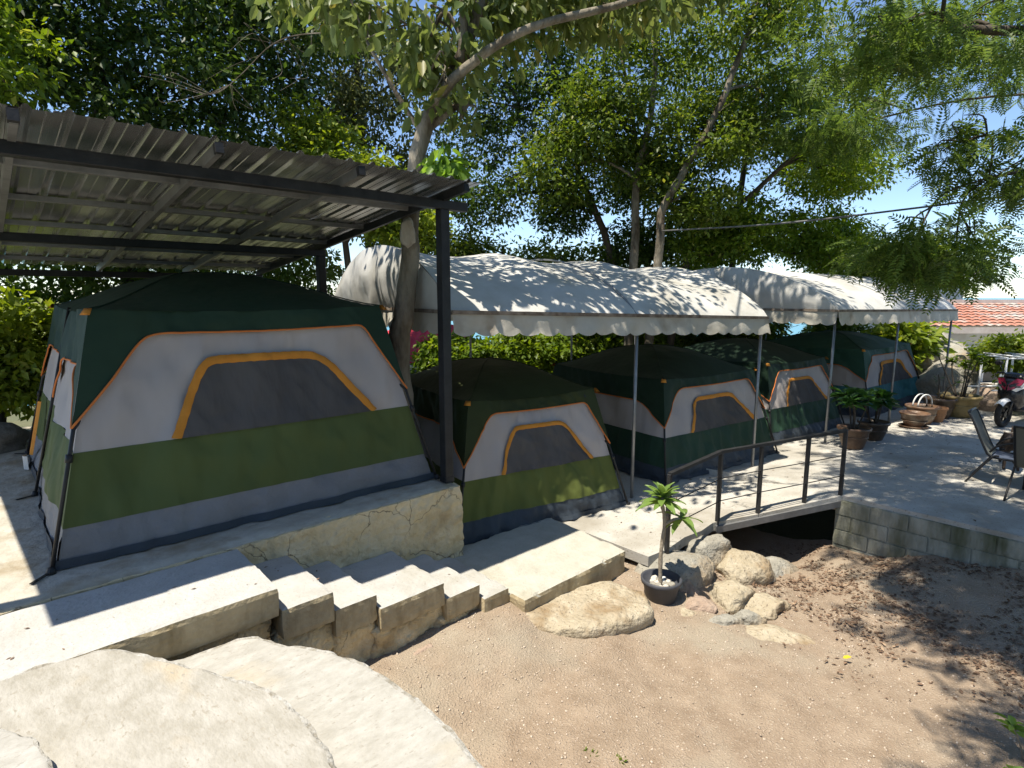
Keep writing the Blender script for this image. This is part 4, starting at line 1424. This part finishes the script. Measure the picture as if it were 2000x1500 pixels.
chair('grey sling patio chair seen side-on, left of the table', (9.93, 1.14, -.6), R(-90), 'sling', 'sling_seat')
chair('tan-backed patio chair cut off by the right edge of the photo', (9.28, .60, -.6), R(-8), 'sling_tan', 'sling_seat')

def build_table():
    t = thing('patio_table', 'patio table with a pale blue top at the right edge', 'table', (10.1, .42, -.6))
    V, F = lathe([(0, .705), (.50, .705), (.515, .712), (.515, .722), (.50, .73), (0, .73)], 40)
    mesh('table_top', V, F, 'table_blue', t)
    V, F = lathe([(.49, .675), (.525, .68), (.525, .704), (.49, .704)], 40)
    mesh('rim', V, F, 'chair_frame', t)
    for k in range(4):
        a = math.pi / 4 + k * math.pi / 2
        V, F = tube(smooth_path([(.42 * math.cos(a), .42 * math.sin(a), 0), (.22 * math.cos(a), .22 * math.sin(a), .3), (.40 * math.cos(a), .40 * math.sin(a), .69)], 5), .014, 8)
        mesh('leg', V, F, 'chair_frame', t, True)
    V, F = tube([(.2 * math.cos(2 * math.pi * i / 20), .2 * math.sin(2 * math.pi * i / 20), .32) for i in range(20)], .010, 6, closed=True)
    mesh('ring', V, F, 'chair_frame', t, True)
build_table()

def build_dog():
    """standing dog facing the camera, local +x is forward"""
    t = thing('dog', 'dark brown dog with pointed ears standing behind the patio chair', 'dog', (10.95, 1.05, -.6), R(180 + 12))
    jt = [(-.30, 0, .40, .085), (-.12, 0, .40, .09), (.10, 0, .395, .105), (.20, 0, .42, .09), (.28, 0, .50, .062), (.34, 0, .555, .066), (.42, 0, .54, .042), (.48, 0, .525, .03)]
    ed = [(i, i + 1) for i in range(len(jt) - 1)]
    for s in (-1, 1):
        k = len(jt)
        jt += [(.16, s * .075, .32, .045), (.14, s * .078, .19, .026), (.155, s * .078, .04, .02), (.19, s * .078, .018, .02)]
        ed += [(2, k), (k, k + 1), (k + 1, k + 2), (k + 2, k + 3)]
        k = len(jt)
        jt += [(-.27, s * .08, .32, .06), (-.22, s * .082, .23, .036), (-.34, s * .08, .14, .02), (-.315, s * .08, .04, .018), (-.28, s * .08, .018, .02)]
        ed += [(0, k), (k, k + 1), (k + 1, k + 2), (k + 2, k + 3), (k + 3, k + 4)]
    k = len(jt)
    jt += [(-.40, 0, .44, .028), (-.50, 0, .38, .018), (-.55, 0, .28, .012)]
    ed += [(0, k), (k, k + 1), (k + 1, k + 2)]
    me = bpy.data.meshes.new('body')
    me.from_pydata([j[:3] for j in jt], ed, [])
    me.materials.append(MATS['dog_coat'])
    o = link(bpy.data.objects.new('body', me))
    o.parent = t
    m = o.modifiers.new('skin', 'SKIN')
    m.use_smooth_shade = True
    for i, v in enumerate(me.skin_vertices[0].data):
        v.radius = (jt[i][3], jt[i][3])
        v.use_root = (i == 1)
    o.modifiers.new('sub', 'SUBSURF').render_levels = 2
    for s in (-1, 1):
        V = [(.30, s * .02, .60), (.33, s * .07, .59), (.36, s * .03, .60), (.325, s * .065, .70), (.325, s * .045, .61)]
        mesh('ear', V, [(0, 1, 3), (1, 2, 3), (2, 0, 3), (0, 2, 1)], 'dog_coat', t)
        V, F = rock_vf((.405, s * .03, .575), (.008, .008, .008), 1, 2, 0)
        mesh('eye', V, F, 'dark_glass', t, True)
    V, F = rock_vf((.385, 0, .588), (.03, .014, .022), 1, 2, 0)
    mesh('blaze', V, F, 'dog_white', t, True)
    V, F = rock_vf((.505, 0, .535), (.014, .016, .012), 1, 2, 0)
    mesh('nose', V, F, 'chair_frame', t, True)
build_dog()

# ------------------------------------------------------------------ houses and far right garden
def tile_roof(t, x0, x1, ya, za, yb, zb, pitch=.24, amp=.035, rows=8):
    """local: runs along x, eave at (ya, za), ridge at (yb, zb), wavy tiles in stepped rows"""
    n = int((x1 - x0) / pitch) * 6
    proto = None
    for r in range(rows):
        v0, v1 = r / rows, (r + 1.12) / rows
        def fn(u, v):
            x = x0 + (x1 - x0) * u
            w = v0 + (v1 - v0) * v
            y, z = ya + (yb - ya) * w, za + (zb - za) * w
            return (x, y, z + amp * abs(math.sin(math.pi * (x - x0) / pitch)) + .03 * (1 - v))
        V, F = grid(fn, n, 1)
        mesh('tile_course', V, F, 'roof_tile', t, True)

def house(label, loc, rz, wd, dp, hw, rise, ov, seed, windows):
    t = thing('house', label, 'house', loc, rz)
    V, F = box(0, wd, 0, dp, 0, hw)
    mesh('wall', V, F, 'house_wall', t)
    tile_roof(t, -ov, wd + ov, -ov, hw - .02, dp / 2, hw + rise, rows=9)
    tile_roof(t, -ov, wd + ov, dp + ov, hw - .02, dp / 2, hw + rise, rows=4)
    V, F = bar((-ov, dp / 2, hw + rise + .06), (wd + ov, dp / 2, hw + rise + .06), .22, .14)
    mesh('ridge_cap', V, F, 'roof_ridge', t)
    V, F = box(-ov, wd + ov, -ov - .02, -ov + .02, hw - .20, hw - .03)
    mesh('fascia', V, F, 'roof_ridge', t)
    for s in (0, wd):
        V = [(s, 0, hw), (s, dp, hw), (s, dp / 2, hw + rise - .03)]
        mesh('gable_end', V, [(0, 1, 2)], 'house_wall', t)
    for a, b, z0, z1 in windows:
        V, F = box(a - .06, b + .06, -.05, .02, z0 - .06, z1 + .06)
        w = mesh('window', V, F, 'white_metal', t)
        m = (a + b) / 2
        for p, q in ((a, m - .025), (m + .025, b)):
            V, F = box(p, q, -.055, -.02, z0, z1)
            mesh('pane', V, F, 'dark_glass', w)
    return t
house('white house with orange tiled roof beyond the scooter', (20.6, 4.0, -1.6), R(-43), 9, 5, 2.65, .60, .5, 1, [(1.0, 2.0, .9, 2.0), (3.4, 4.6, .9, 2.0)])
house('far house whose orange roof shows through the feathery leaves', (29.5, 8.3, -2.0), R(-43), 4.2, 4, 5.0, 1.0, .4, 2, [(1.0, 2.0, 3.4, 4.4)])

def shed():
    t = thing('red_roofed_shed', 'small blue shed with a red metal roof glimpsed beside the trunk', 'shed', (8.35, 12.5, -1.85), R(-43))
    V, F = box(-1.6, 1.1, 0, 2.4, 0, 2.05)
    mesh('wall', V, F, 'blue_wall', t)
    V, F = grid(lambda u, v: (-1.9 + 3.2 * u, -.4 + 3.2 * v, 2.05 + .75 * v + .03 * abs(math.sin(u * 40)) + .28 * u - .14), 80, 3)
    mesh('roof', V, F, 'red_sheet', t)
    V, F = bar((-1.9, -.42, 1.97 - .14), (1.3, -.42, 1.97 + .14), .03, .12)
    mesh('fascia', V, F, 'house_wall', t)
shed()

def white_frame():
    t = thing('white_frame', 'white tubular metal garden frame behind the scooter', 'frame', (15.6, 1.75, -.6), R(-40))
    for x in (0, .7, 1.5, 2.4):
        for y in (0, .6):
            V, F = tube([(x, y, 0), (x, y, 1.25)], .022, 6)
            mesh('post', V, F, 'white_metal', t, True)
    for y in (0, .6):
        for z in (.55, 1.22):
            V, F = tube([(-.25, y, z), (2.6, y, z)], .018, 6)
            mesh('rail', V, F, 'white_metal', t, True)
    for x in (-.2, .2, .7, 1.1, 1.5, 2.0, 2.4):
        V, F = tube([(x, -.2, 1.26), (x, .8, 1.26)], .016, 6)
        mesh('cross_bar', V, F, 'white_metal', t, True)
white_frame()

def bush(label, c, rad, nc, nl, sg, size, lmat, seed, group=None, base_z=None, tmpl=LEAF):
    b0 = (c[0], c[1], base_z if base_z is not None else c[2] - rad[2])
    return tree('bush', label, [([b0, (c[0] + .1, c[1], c[2] - rad[2] * .3), c], .06, .02)], [(c, rad, nc, nl, sg)], None, size, lmat, 'bark_dark', seed, group, category='bush', base=b0, tmpl=tmpl)
bush('bright green rounded shrub in front of the white house', (17.6, 1.95, .55), (.95, .7, .42), 90, 60, .16, .13, 'leaf_sunny', 101, base_z=-.7)
bush('loose green shrub climbing through the white frame', (16.6, 1.3, -.05), (.9, .5, .4), 50, 40, .16, .12, 'leaf_bright', 102, base_z=-.7)
bush('yellowish arching palm-like clump behind the teal tent', (18.3, 4.2, .75), (.8, .7, .6), 50, 26, .25, .34, 'leaf_sunny', 103, base_z=-.7)
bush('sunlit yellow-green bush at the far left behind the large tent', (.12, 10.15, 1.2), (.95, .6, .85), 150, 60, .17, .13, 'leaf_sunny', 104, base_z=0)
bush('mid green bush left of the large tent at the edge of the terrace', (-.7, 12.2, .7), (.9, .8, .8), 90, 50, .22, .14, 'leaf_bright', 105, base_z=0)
for i, (x, y, z, r) in enumerate([(7.75, 10.5, .30, .55), (8.0, 10.4, .40, .9), (9.1, 9.7, .45, .85), (10.1, 9.6, .5, .9), (11.3, 9.4, .6, .9), (12.6, 9.0, .7, .9)]):
    w = ['sunlit leafy shrub just right of the red-roofed shed, under the canopy edge', 'sunlit shrub seen above the olive tent, second from the shed', 'sunlit shrub seen above the olive tent, third from the shed',
         'sunlit shrub above the gap between olive and dark green tents', 'shrub glimpsed above the peak of the first dark green tent', 'shrub glimpsed between the two dark green tents'][i]
    bush(w, (x, y, z), (r, .7, .75), 100, 55, .17, .16, 'leaf_bright', 110 + i, 'shrubs behind the canopies', base_z=-1.6)

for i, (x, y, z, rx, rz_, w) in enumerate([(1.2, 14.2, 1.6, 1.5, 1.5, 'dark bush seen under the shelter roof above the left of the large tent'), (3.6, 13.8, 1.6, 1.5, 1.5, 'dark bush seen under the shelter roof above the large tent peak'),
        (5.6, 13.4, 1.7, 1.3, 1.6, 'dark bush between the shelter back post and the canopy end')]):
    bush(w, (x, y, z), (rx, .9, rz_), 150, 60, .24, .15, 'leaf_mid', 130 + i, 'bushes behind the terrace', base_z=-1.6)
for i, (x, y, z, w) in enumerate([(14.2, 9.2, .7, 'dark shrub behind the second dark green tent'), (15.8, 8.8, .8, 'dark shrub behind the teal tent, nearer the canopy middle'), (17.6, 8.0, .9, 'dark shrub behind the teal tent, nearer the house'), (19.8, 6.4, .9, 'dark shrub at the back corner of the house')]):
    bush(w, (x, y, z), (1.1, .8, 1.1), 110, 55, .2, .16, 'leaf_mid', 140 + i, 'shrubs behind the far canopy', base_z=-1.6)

# ------------------------------------------------------------------ trees
for i, (x, y, r, w) in enumerate([(-7.5, -4.5, 3.2, 'unseen tree added behind the camera to the left, blocking sky light'), (-1.5, -9.0, 3.4, 'unseen tree added directly behind the camera, blocking sky light'), (5.5, -10, 3.4, 'unseen tree added behind the camera to the right, blocking sky light'), (12.5, -9.0, 3.2, 'unseen tree added at the far right beyond the patio, blocking sky light')]):  # trees out of view, added to cut sky fill on the tent fronts
    tree('sky_block_tree', w, [([(x, y, -1.5), (x + .2, y, 2), (x, y + .2, 4.5)], .22, .1)], [((x, y, 2.6), (r, 1.6, 2.6), 150, 40, .4), ((x, y, 6.2), (r * .9, 2.2, 2.4), 150, 40, .4)], None, .32, 'leaf_dark', 'bark_dark', 60 + i, 'unseen trees added to block sky light')
G = 'trees behind the tents'
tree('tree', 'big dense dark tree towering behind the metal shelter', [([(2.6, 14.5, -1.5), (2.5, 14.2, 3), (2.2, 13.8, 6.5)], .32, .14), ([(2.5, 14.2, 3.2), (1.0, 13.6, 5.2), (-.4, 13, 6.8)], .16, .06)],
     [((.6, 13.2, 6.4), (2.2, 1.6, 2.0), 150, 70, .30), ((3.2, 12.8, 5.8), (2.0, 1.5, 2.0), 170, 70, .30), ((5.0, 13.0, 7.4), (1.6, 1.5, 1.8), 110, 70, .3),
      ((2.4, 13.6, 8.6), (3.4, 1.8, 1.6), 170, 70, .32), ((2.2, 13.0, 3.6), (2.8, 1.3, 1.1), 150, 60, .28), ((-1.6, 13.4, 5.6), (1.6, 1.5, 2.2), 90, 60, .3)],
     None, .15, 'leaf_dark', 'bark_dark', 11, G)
tree('tree', 'light green feathery-leaved tree in the upper left corner', [([(-1.6, 12.2, 0), (-1.0, 11.9, 3), (-.2, 11.6, 5)], .13, .05)],
     [((.15, 11.2, 5.2), (1.1, .8, 1.1), 75, 40, .2), ((-.6, 11.5, 6.2), (1.2, .8, 1.0), 50, 40, .2)], None, .14, 'leaf_bright', 'bark_dark', 12, G)
tree('tree', 'sunlit yellow-green bushy tree sloping behind the shelter roof', [([(6.6, 12.4, -1.5), (6.3, 12.1, 2), (6.0, 11.8, 4)], .12, .05)],
     [((5.6, 12.2, 5.0), (.9, .9, .9), 80, 60, .2), ((6.3, 11.6, 4.1), (1.0, .9, .9), 110, 60, .2), ((7.1, 11.2, 3.6), (.9, .9, .8), 90, 60, .2), ((5.0, 12.6, 4.2), (1.0, .8, 1.0), 80, 60, .2)],
     None, .13, 'leaf_sunny', 'bark_dark', 13, G)
tree('tree', 'grey-olive tree with hanging foliage left of the main trunk', [([(8.2, 14.6, -1.8), (8.0, 14.3, 3), (7.7, 14.0, 8.5)], .16, .05)],
     [((7.6, 14.0, 7.6), (1.6, 1.3, 1.6), 110, 50, .26), ((7.0, 13.8, 6.0), (1.1, 1.1, .9), 60, 50, .24), ((9.0, 13.0, 7.4), (1.1, 1.1, 1.4), 50, 50, .24), ((8.6, 13.4, 5.2), (.9, .9, .9), 40, 40, .22)],
     None, .15, 'leaf_olive', 'bark_dark', 14, G, droop=.8)
tree('tree', 'slender double-stemmed tree rising straight above the white canopy', [([(11.75, 8.5, -1.3), (11.8, 8.42, 2.85), (11.83, 8.39, 4.62), (12.05, 8.19, 6.32), (12.03, 8.2, 8.5)], .13, .05),
      ([(11.80, 8.42, 3.2), (12.1, 8.6, 5.2), (11.7, 8.9, 7.6)], .075, .035)],
     [((11.2, 9.0, 6.0), (1.5, 1.2, 1.3), 105, 60, .24), ((12.2, 8.6, 7.9), (1.7, 1.5, 1.2), 90, 60, .26), ((10.3, 9.7, 4.9), (1.2, 1.0, 1.0), 70, 60, .22), ((12.4, 8.4, 5.0), (1.0, 1.0, .8), 60, 55, .22)],
     None, .14, 'leaf_mid', 'bark', 15, G)
tree('tree', 'tree with a long pale trunk leaning right above the canopy', [([(11.6, 7.95, -1.3), (11.72, 7.68, 2.81), (11.81, 7.59, 3.95), (12.44, 7.01, 5.49), (12.87, 6.6, 6.98), (13.24, 6.27, 8.4)], .12, .055)],
     [((12.9, 7.2, 5.5), (1.2, 1.1, 1.0), 75, 60, .22), ((13.6, 6.3, 7.9), (1.6, 1.4, 1.1), 80, 60, .24), ((12.9, 7.5, 4.1), (1.1, .9, .7), 60, 55, .2), ((14.2, 6.4, 6.3), (1.1, 1.0, .9), 60, 55, .22)],
     None, .14, 'leaf_mid', 'bark', 16, G)
tree('tree', 'dark tree with a trunk leaning left behind the canopy', [([(12.9, 9.3, -1.5), (12.42, 9.62, 2.96), (11.8, 10.19, 5.12), (11.5, 10.48, 7.2)], .13, .05)],
     [((11.5, 10.7, 7.0), (1.8, 1.5, 1.5), 110, 60, .26), ((9.8, 11.4, 6.6), (1.4, 1.3, 1.6), 90, 60, .25), ((9.4, 11.2, 4.4), (1.2, 1.1, .9), 65, 55, .23), ((11.3, 10.4, 4.2), (1.1, 1.0, .9), 70, 55, .22), ((10.6, 11.2, 8.8), (1.6, 1.5, 1.0), 60, 60, .26)],
     None, .13, 'leaf_dark', 'bark_dark', 17, G)
tree('tree', 'bright green tree with a dark diagonal trunk right of centre', [([(13.1, 8.4, -1.3), (13.49, 7.94, 2.9), (13.99, 7.48, 3.66), (14.88, 6.65, 4.77), (16.1, 5.51, 6.3)], .11, .04)],
     [((15.0, 7.0, 3.6), (1.5, 1.1, .9), 120, 60, .2), ((16.6, 6.0, 3.3), (1.3, 1.2, .9), 90, 60, .2), ((14.0, 7.9, 3.1), (1.0, .9, .6), 60, 55, .2), ((16.2, 5.8, 5.0), (1.1, 1.0, .8), 60, 55, .22), ((18.0, 6.2, 3.3), (1.3, 1.1, 1.0), 90, 60, .22), ((19.0, 5.4, 2.7), (1.2, 1.0, .8), 80, 60, .22), ((17.6, 5.6, 5.4), (1.2, 1.0, 1.0), 60, 55, .24)],
     None, .13, 'leaf_bright', 'bark_dark', 18, G)
tree('tree', 'tall thin-leaved tree rising behind the diagonal trunk', [([(17.5, 9.0, -2), (17.3, 8.6, 4), (17.0, 8.0, 8)], .15, .05)],
     [((16.8, 8.0, 7.0), (1.8, 1.6, 1.5), 80, 60, .3), ((15.2, 9.0, 7.6), (1.6, 1.5, 1.6), 70, 60, .3), ((18.2, 7.0, 6.0), (1.4, 1.3, 1.2), 70, 60, .28), ((19.0, 6.4, 7.8), (1.5, 1.3, 1.2), 60, 60, .28)],
     None, .14, 'leaf_mid', 'bark_dark', 19, G)

tree('tree', 'low leafy tree filling the gap just above the first canopy', [([(10.6, 11.8, -1.6), (10.5, 11.6, 1.5), (10.3, 11.4, 3.2)], .10, .04)],
     [((9.2, 11.8, 2.9), (1.2, .9, .8), 70, 60, .22), ((10.9, 10.9, 2.6), (1.2, .9, .7), 60, 60, .22), ((12.3, 10.2, 2.6), (1.1, .9, .8), 45, 60, .22), ((8.0, 12.4, 3.4), (1.0, .9, .9), 50, 60, .22)],
     None, .14, 'leaf_mid', 'bark_dark', 22, G)
tree('tree', 'dark leafy tree filling the gap above where the two canopies meet', [([(14.6, 10.4, -1.8), (14.5, 10.2, 1.5), (14.3, 10.0, 4)], .11, .04)],
     [((13.6, 9.6, 3.2), (1.2, 1.0, .9), 80, 60, .22), ((15.6, 9.0, 3.6), (1.4, 1.1, 1.2), 90, 60, .24), ((14.2, 10.0, 5.2), (1.5, 1.2, 1.1), 90, 60, .25)],
     None, .14, 'leaf_dark', 'bark_dark', 23, G)

# the broad-leaved tree growing between the first two tents
def big_leaf_tree():
    base = (3.56, 5.74, -.6)
    trunks = [([base, (3.55, 5.68, .6), (3.545, 5.66, 1.26), (3.55, 5.62, 1.66), (3.585, 5.56, 2.11), (3.61, 5.52, 2.66), (3.72, 5.42, 3.41), (3.83, 5.31, 3.92), (4.03, 5.12, 4.42), (4.3, 5.0, 5.2), (4.6, 5.0, 6.2)], .155, .055),
              ([(3.79, 5.30, 3.9), (3.83, 5.06, 4.06), (4.14, 4.76, 4.38), (4.51, 4.4, 4.60), (5.04, 3.95, 4.78), (5.6, 3.6, 5.0)], .062, .03),
              ([(3.99, 5.10, 4.3), (3.99, 5.03, 4.68), (3.97, 5.04, 5.3)], .055, .03),
              ([(3.74, 5.40, 3.6), (3.55, 5.55, 3.95), (3.30, 5.75, 4.5)], .035, .016)]
    b = [((3.8, 5.35, 4.55), (.95, .6, .42), 26, 15, .16), ((3.0, 6.1, 4.95), (.8, .5, .3), 22, 15, .16), ((4.6, 4.9, 4.95), (.9, .6, .32), 32, 15, .16), ((5.5, 4.3, 5.05), (.8, .6, .28), 30, 15, .16),
         ((3.62, 5.15, 4.05), (.30, .25, .28), 8, 12, .12), ((4.0, 5.1, 3.75), (.15, .12, .2), 3, 9, .1),
         ((4.6, 5.8, 6.2), (1.6, 1.3, .7), 70, 15, .2), ((6.0, 5.6, 5.9), (1.5, 1.3, .6), 60, 15, .2), ((3.4, 6.6, 5.8), (1.0, 1.0, .6), 36, 15, .2), ((7.6, 5.9, 6.9), (1.5, 1.5, .6), 70, 15, .2), ((8.9, 5.4, 7.3), (1.4, 1.9, .6), 170, 15, .2)]  # right end of crown is added, out of view, to block sun on a tent
    t = tree('tree', 'broad-leaved tree with a pale mottled trunk growing between the first two tents', trunks, b, None, .17, 'leaf_big', 'bark', 21, None, LEAF6, 1.0)
    rng = np.random.default_rng(5)
    V, F = leaves([((3.80, 5.08, 3.25), (.16, .14, .24), 14, 8, .07)], LEAF6, .18, rng, 1.0)
    fast('sprout', V - np.array(base), F, 'leaf_fresh', t)
    # pale scar where a branch was cut
    V, F = rock_vf((3.50, 5.40, 2.56), (.075, .03, .14), 4, 3, .3, None, R(-40))
    mesh('scar', V, F, 'bark_pale', t, True, True)
big_leaf_tree()

# feathery-leaved trees overhanging from the right
def feather(label, trunks, blobs, seed, size=.34, lm='leaf_feather'):
    return tree('feathery_tree', label, trunks, blobs, None, size, lm, 'bark_dark', seed, 'feathery trees over the patio', FROND, .5)
feather('feathery-leaved tree whose branches hang in from the right edge', [([(12.0, -3.2, -.8), (11.8, -2.6, 2), (11.4, -1.2, 4.2), (10.8, .4, 5.0), (9.8, 2.2, 5.4)], .16, .05), ([(11.6, -1.8, 3.4), (11.2, .2, 3.7), (10.4, 1.6, 3.5)], .06, .02)],
        [((10.4, 2.1, 5.3), (1.2, .9, .4), 18, 12, .22), ((9.2, 2.9, 5.3), (1.3, 1.0, .5), 22, 12, .24), ((10.9, 1.3, 3.55), (.8, .6, .35), 18, 12, .24), ((9.9, 2.3, 2.55), (.9, .7, .38), 30, 12, .22), ((11.1, 2.0, 2.5), (.8, .6, .45), 22, 12, .22),
         ((10.3, 1.9, 4.0), (.7, .6, .4), 12, 12, .22), ((12.6, 2.2, 6.6), (2.0, 1.6, .6), 34, 12, .22), ((8.6, 1.6, 6.4), (1.7, 1.6, .5), 14, 12, .20)], 31)
feather('feathery-leaved tree overhead shading the leaf litter', [([(6.5, -3.6, -1.0), (6.2, -3.0, 2.0), (5.8, -1.5, 4.6), (5.2, .5, 5.8)], .15, .05)],
        [((4.6, 1.0, 5.9), (1.3, 1.0, .5), 62, 15, .26), ((6.0, 1.6, 6.1), (1.5, 1.2, .5), 70, 15, .28), ((5.6, -.6, 5.6), (1.5, 1.2, .5), 60, 15, .3), ((2.9, .0, 5.2), (1.1, .55, .4), 34, 15, .22), ((7.4, 2.6, 6.8), (1.4, 1.0, .5), 34, 13, .22)], 32)
feather('feathery-leaved tree over the far end of the patio', [([(17.0, -1.5, -.8), (16.6, -.8, 3), (15.6, .8, 5.6)], .14, .05)],
        [((15.4, 1.6, 6.2), (1.6, 1.3, .6), 24, 13, .26), ((13.8, 3.0, 6.4), (1.6, 1.4, .6), 24, 12, .22), ((14.6, 4.8, 5.6), (1.6, 1.3, .7), 44, 13, .3)], 33)

# bare twig tangle hanging in front of the dark tree
def twigs():
    rnd = random.Random(9)
    t = thing('bare_branch', 'bare pale twisting branch hanging in front of the dark tree', 'branch', (3.0, 8.6, 5.0))
    parts = []
    main = smooth_path([(4.35, 7.3, 5.35), (3.7, 7.9, 5.35), (3.35, 8.3, 5.25), (3.0, 8.6, 4.85), (2.75, 8.85, 4.62), (2.5, 9.0, 4.62)], 5)
    parts.append(tube(main, [.008 - .005 * i / len(main) for i in range(len(main))], 6))
    for k in range(22):
        p = main[rnd.randrange(3, len(main) - 2)]
        q = p + Vector((rnd.uniform(-.5, .3), rnd.uniform(-.2, .2), rnd.uniform(-.4, .35)))
        r = q + Vector((rnd.uniform(-.35, .2), rnd.uniform(-.2, .2), rnd.uniform(-.3, .1)))
        pp = smooth_path([p, q, r], 5)
        parts.append(tube(pp, [.0035 - .002 * i / len(pp) for i in range(len(pp))], 5))
    V, F = cat(parts)
    mesh('twigs', V, F, 'bark', t, True, True)
twigs()

# overhead cable
V, F = tube(smooth_path([(11.6, 7.5, 3.35), (9.9, 4.3, 3.08), (10.53, 2.51, 3.2), (11.75, 1.37, 3.42), (13.4, -.16, 3.75)], 8), .016, 6)
tag(mesh('overhead_cable', V, F, 'cable_mat', None, True), 'grey overhead cable crossing to the right edge above the far canopy', 'cable')

# small leafy sprigs at the lower right
def sprig(label, c, n, size, seed, h):
    rnd = random.Random(seed)
    b0 = (c[0], c[1], ground_z(c[0], c[1]))
    t = thing('small_shrub', label, 'shrub', b0)
    st, P, A, N_ = [], [], [], []
    for k in range(n):
        e = Vector((rnd.uniform(-.12, .12), rnd.uniform(-.12, .12), h * rnd.uniform(.6, 1)))
        pp = smooth_path([(0, 0, -.02), e * .5 + Vector((rnd.uniform(-.02, .02), 0, .03)), e], 4)
        st.append(tube(pp, [.005 - .003 * i / len(pp) for i in range(len(pp))], 5))
        for q in range(6):
            P.append(list(pp[-1 - q % 4])); a = rnd.uniform(0, 6.28)
            A.append([math.cos(a), math.sin(a), rnd.uniform(-.2, .5)]); N_.append([rnd.gauss(0, .25), rnd.gauss(0, .25), 1])
    V, F = cat(st)
    mesh('stems', V, F, 'stem_pale', t, True)
    V, F = instance(LEAF6[0], LEAF6[1], np.array(P), np.array(A), np.array(N_), np.array([size * rnd.uniform(.7, 1.1) for _ in P]))
    fast('foliage', V, F, 'leaf_fresh', t)
sprig('small sprig of pointed green leaves at the right edge', (4.72, .18), 4, .10, 1, .30)
sprig('small leafy shrub in the bottom right corner', (4.30, .12), 7, .09, 2, .16)
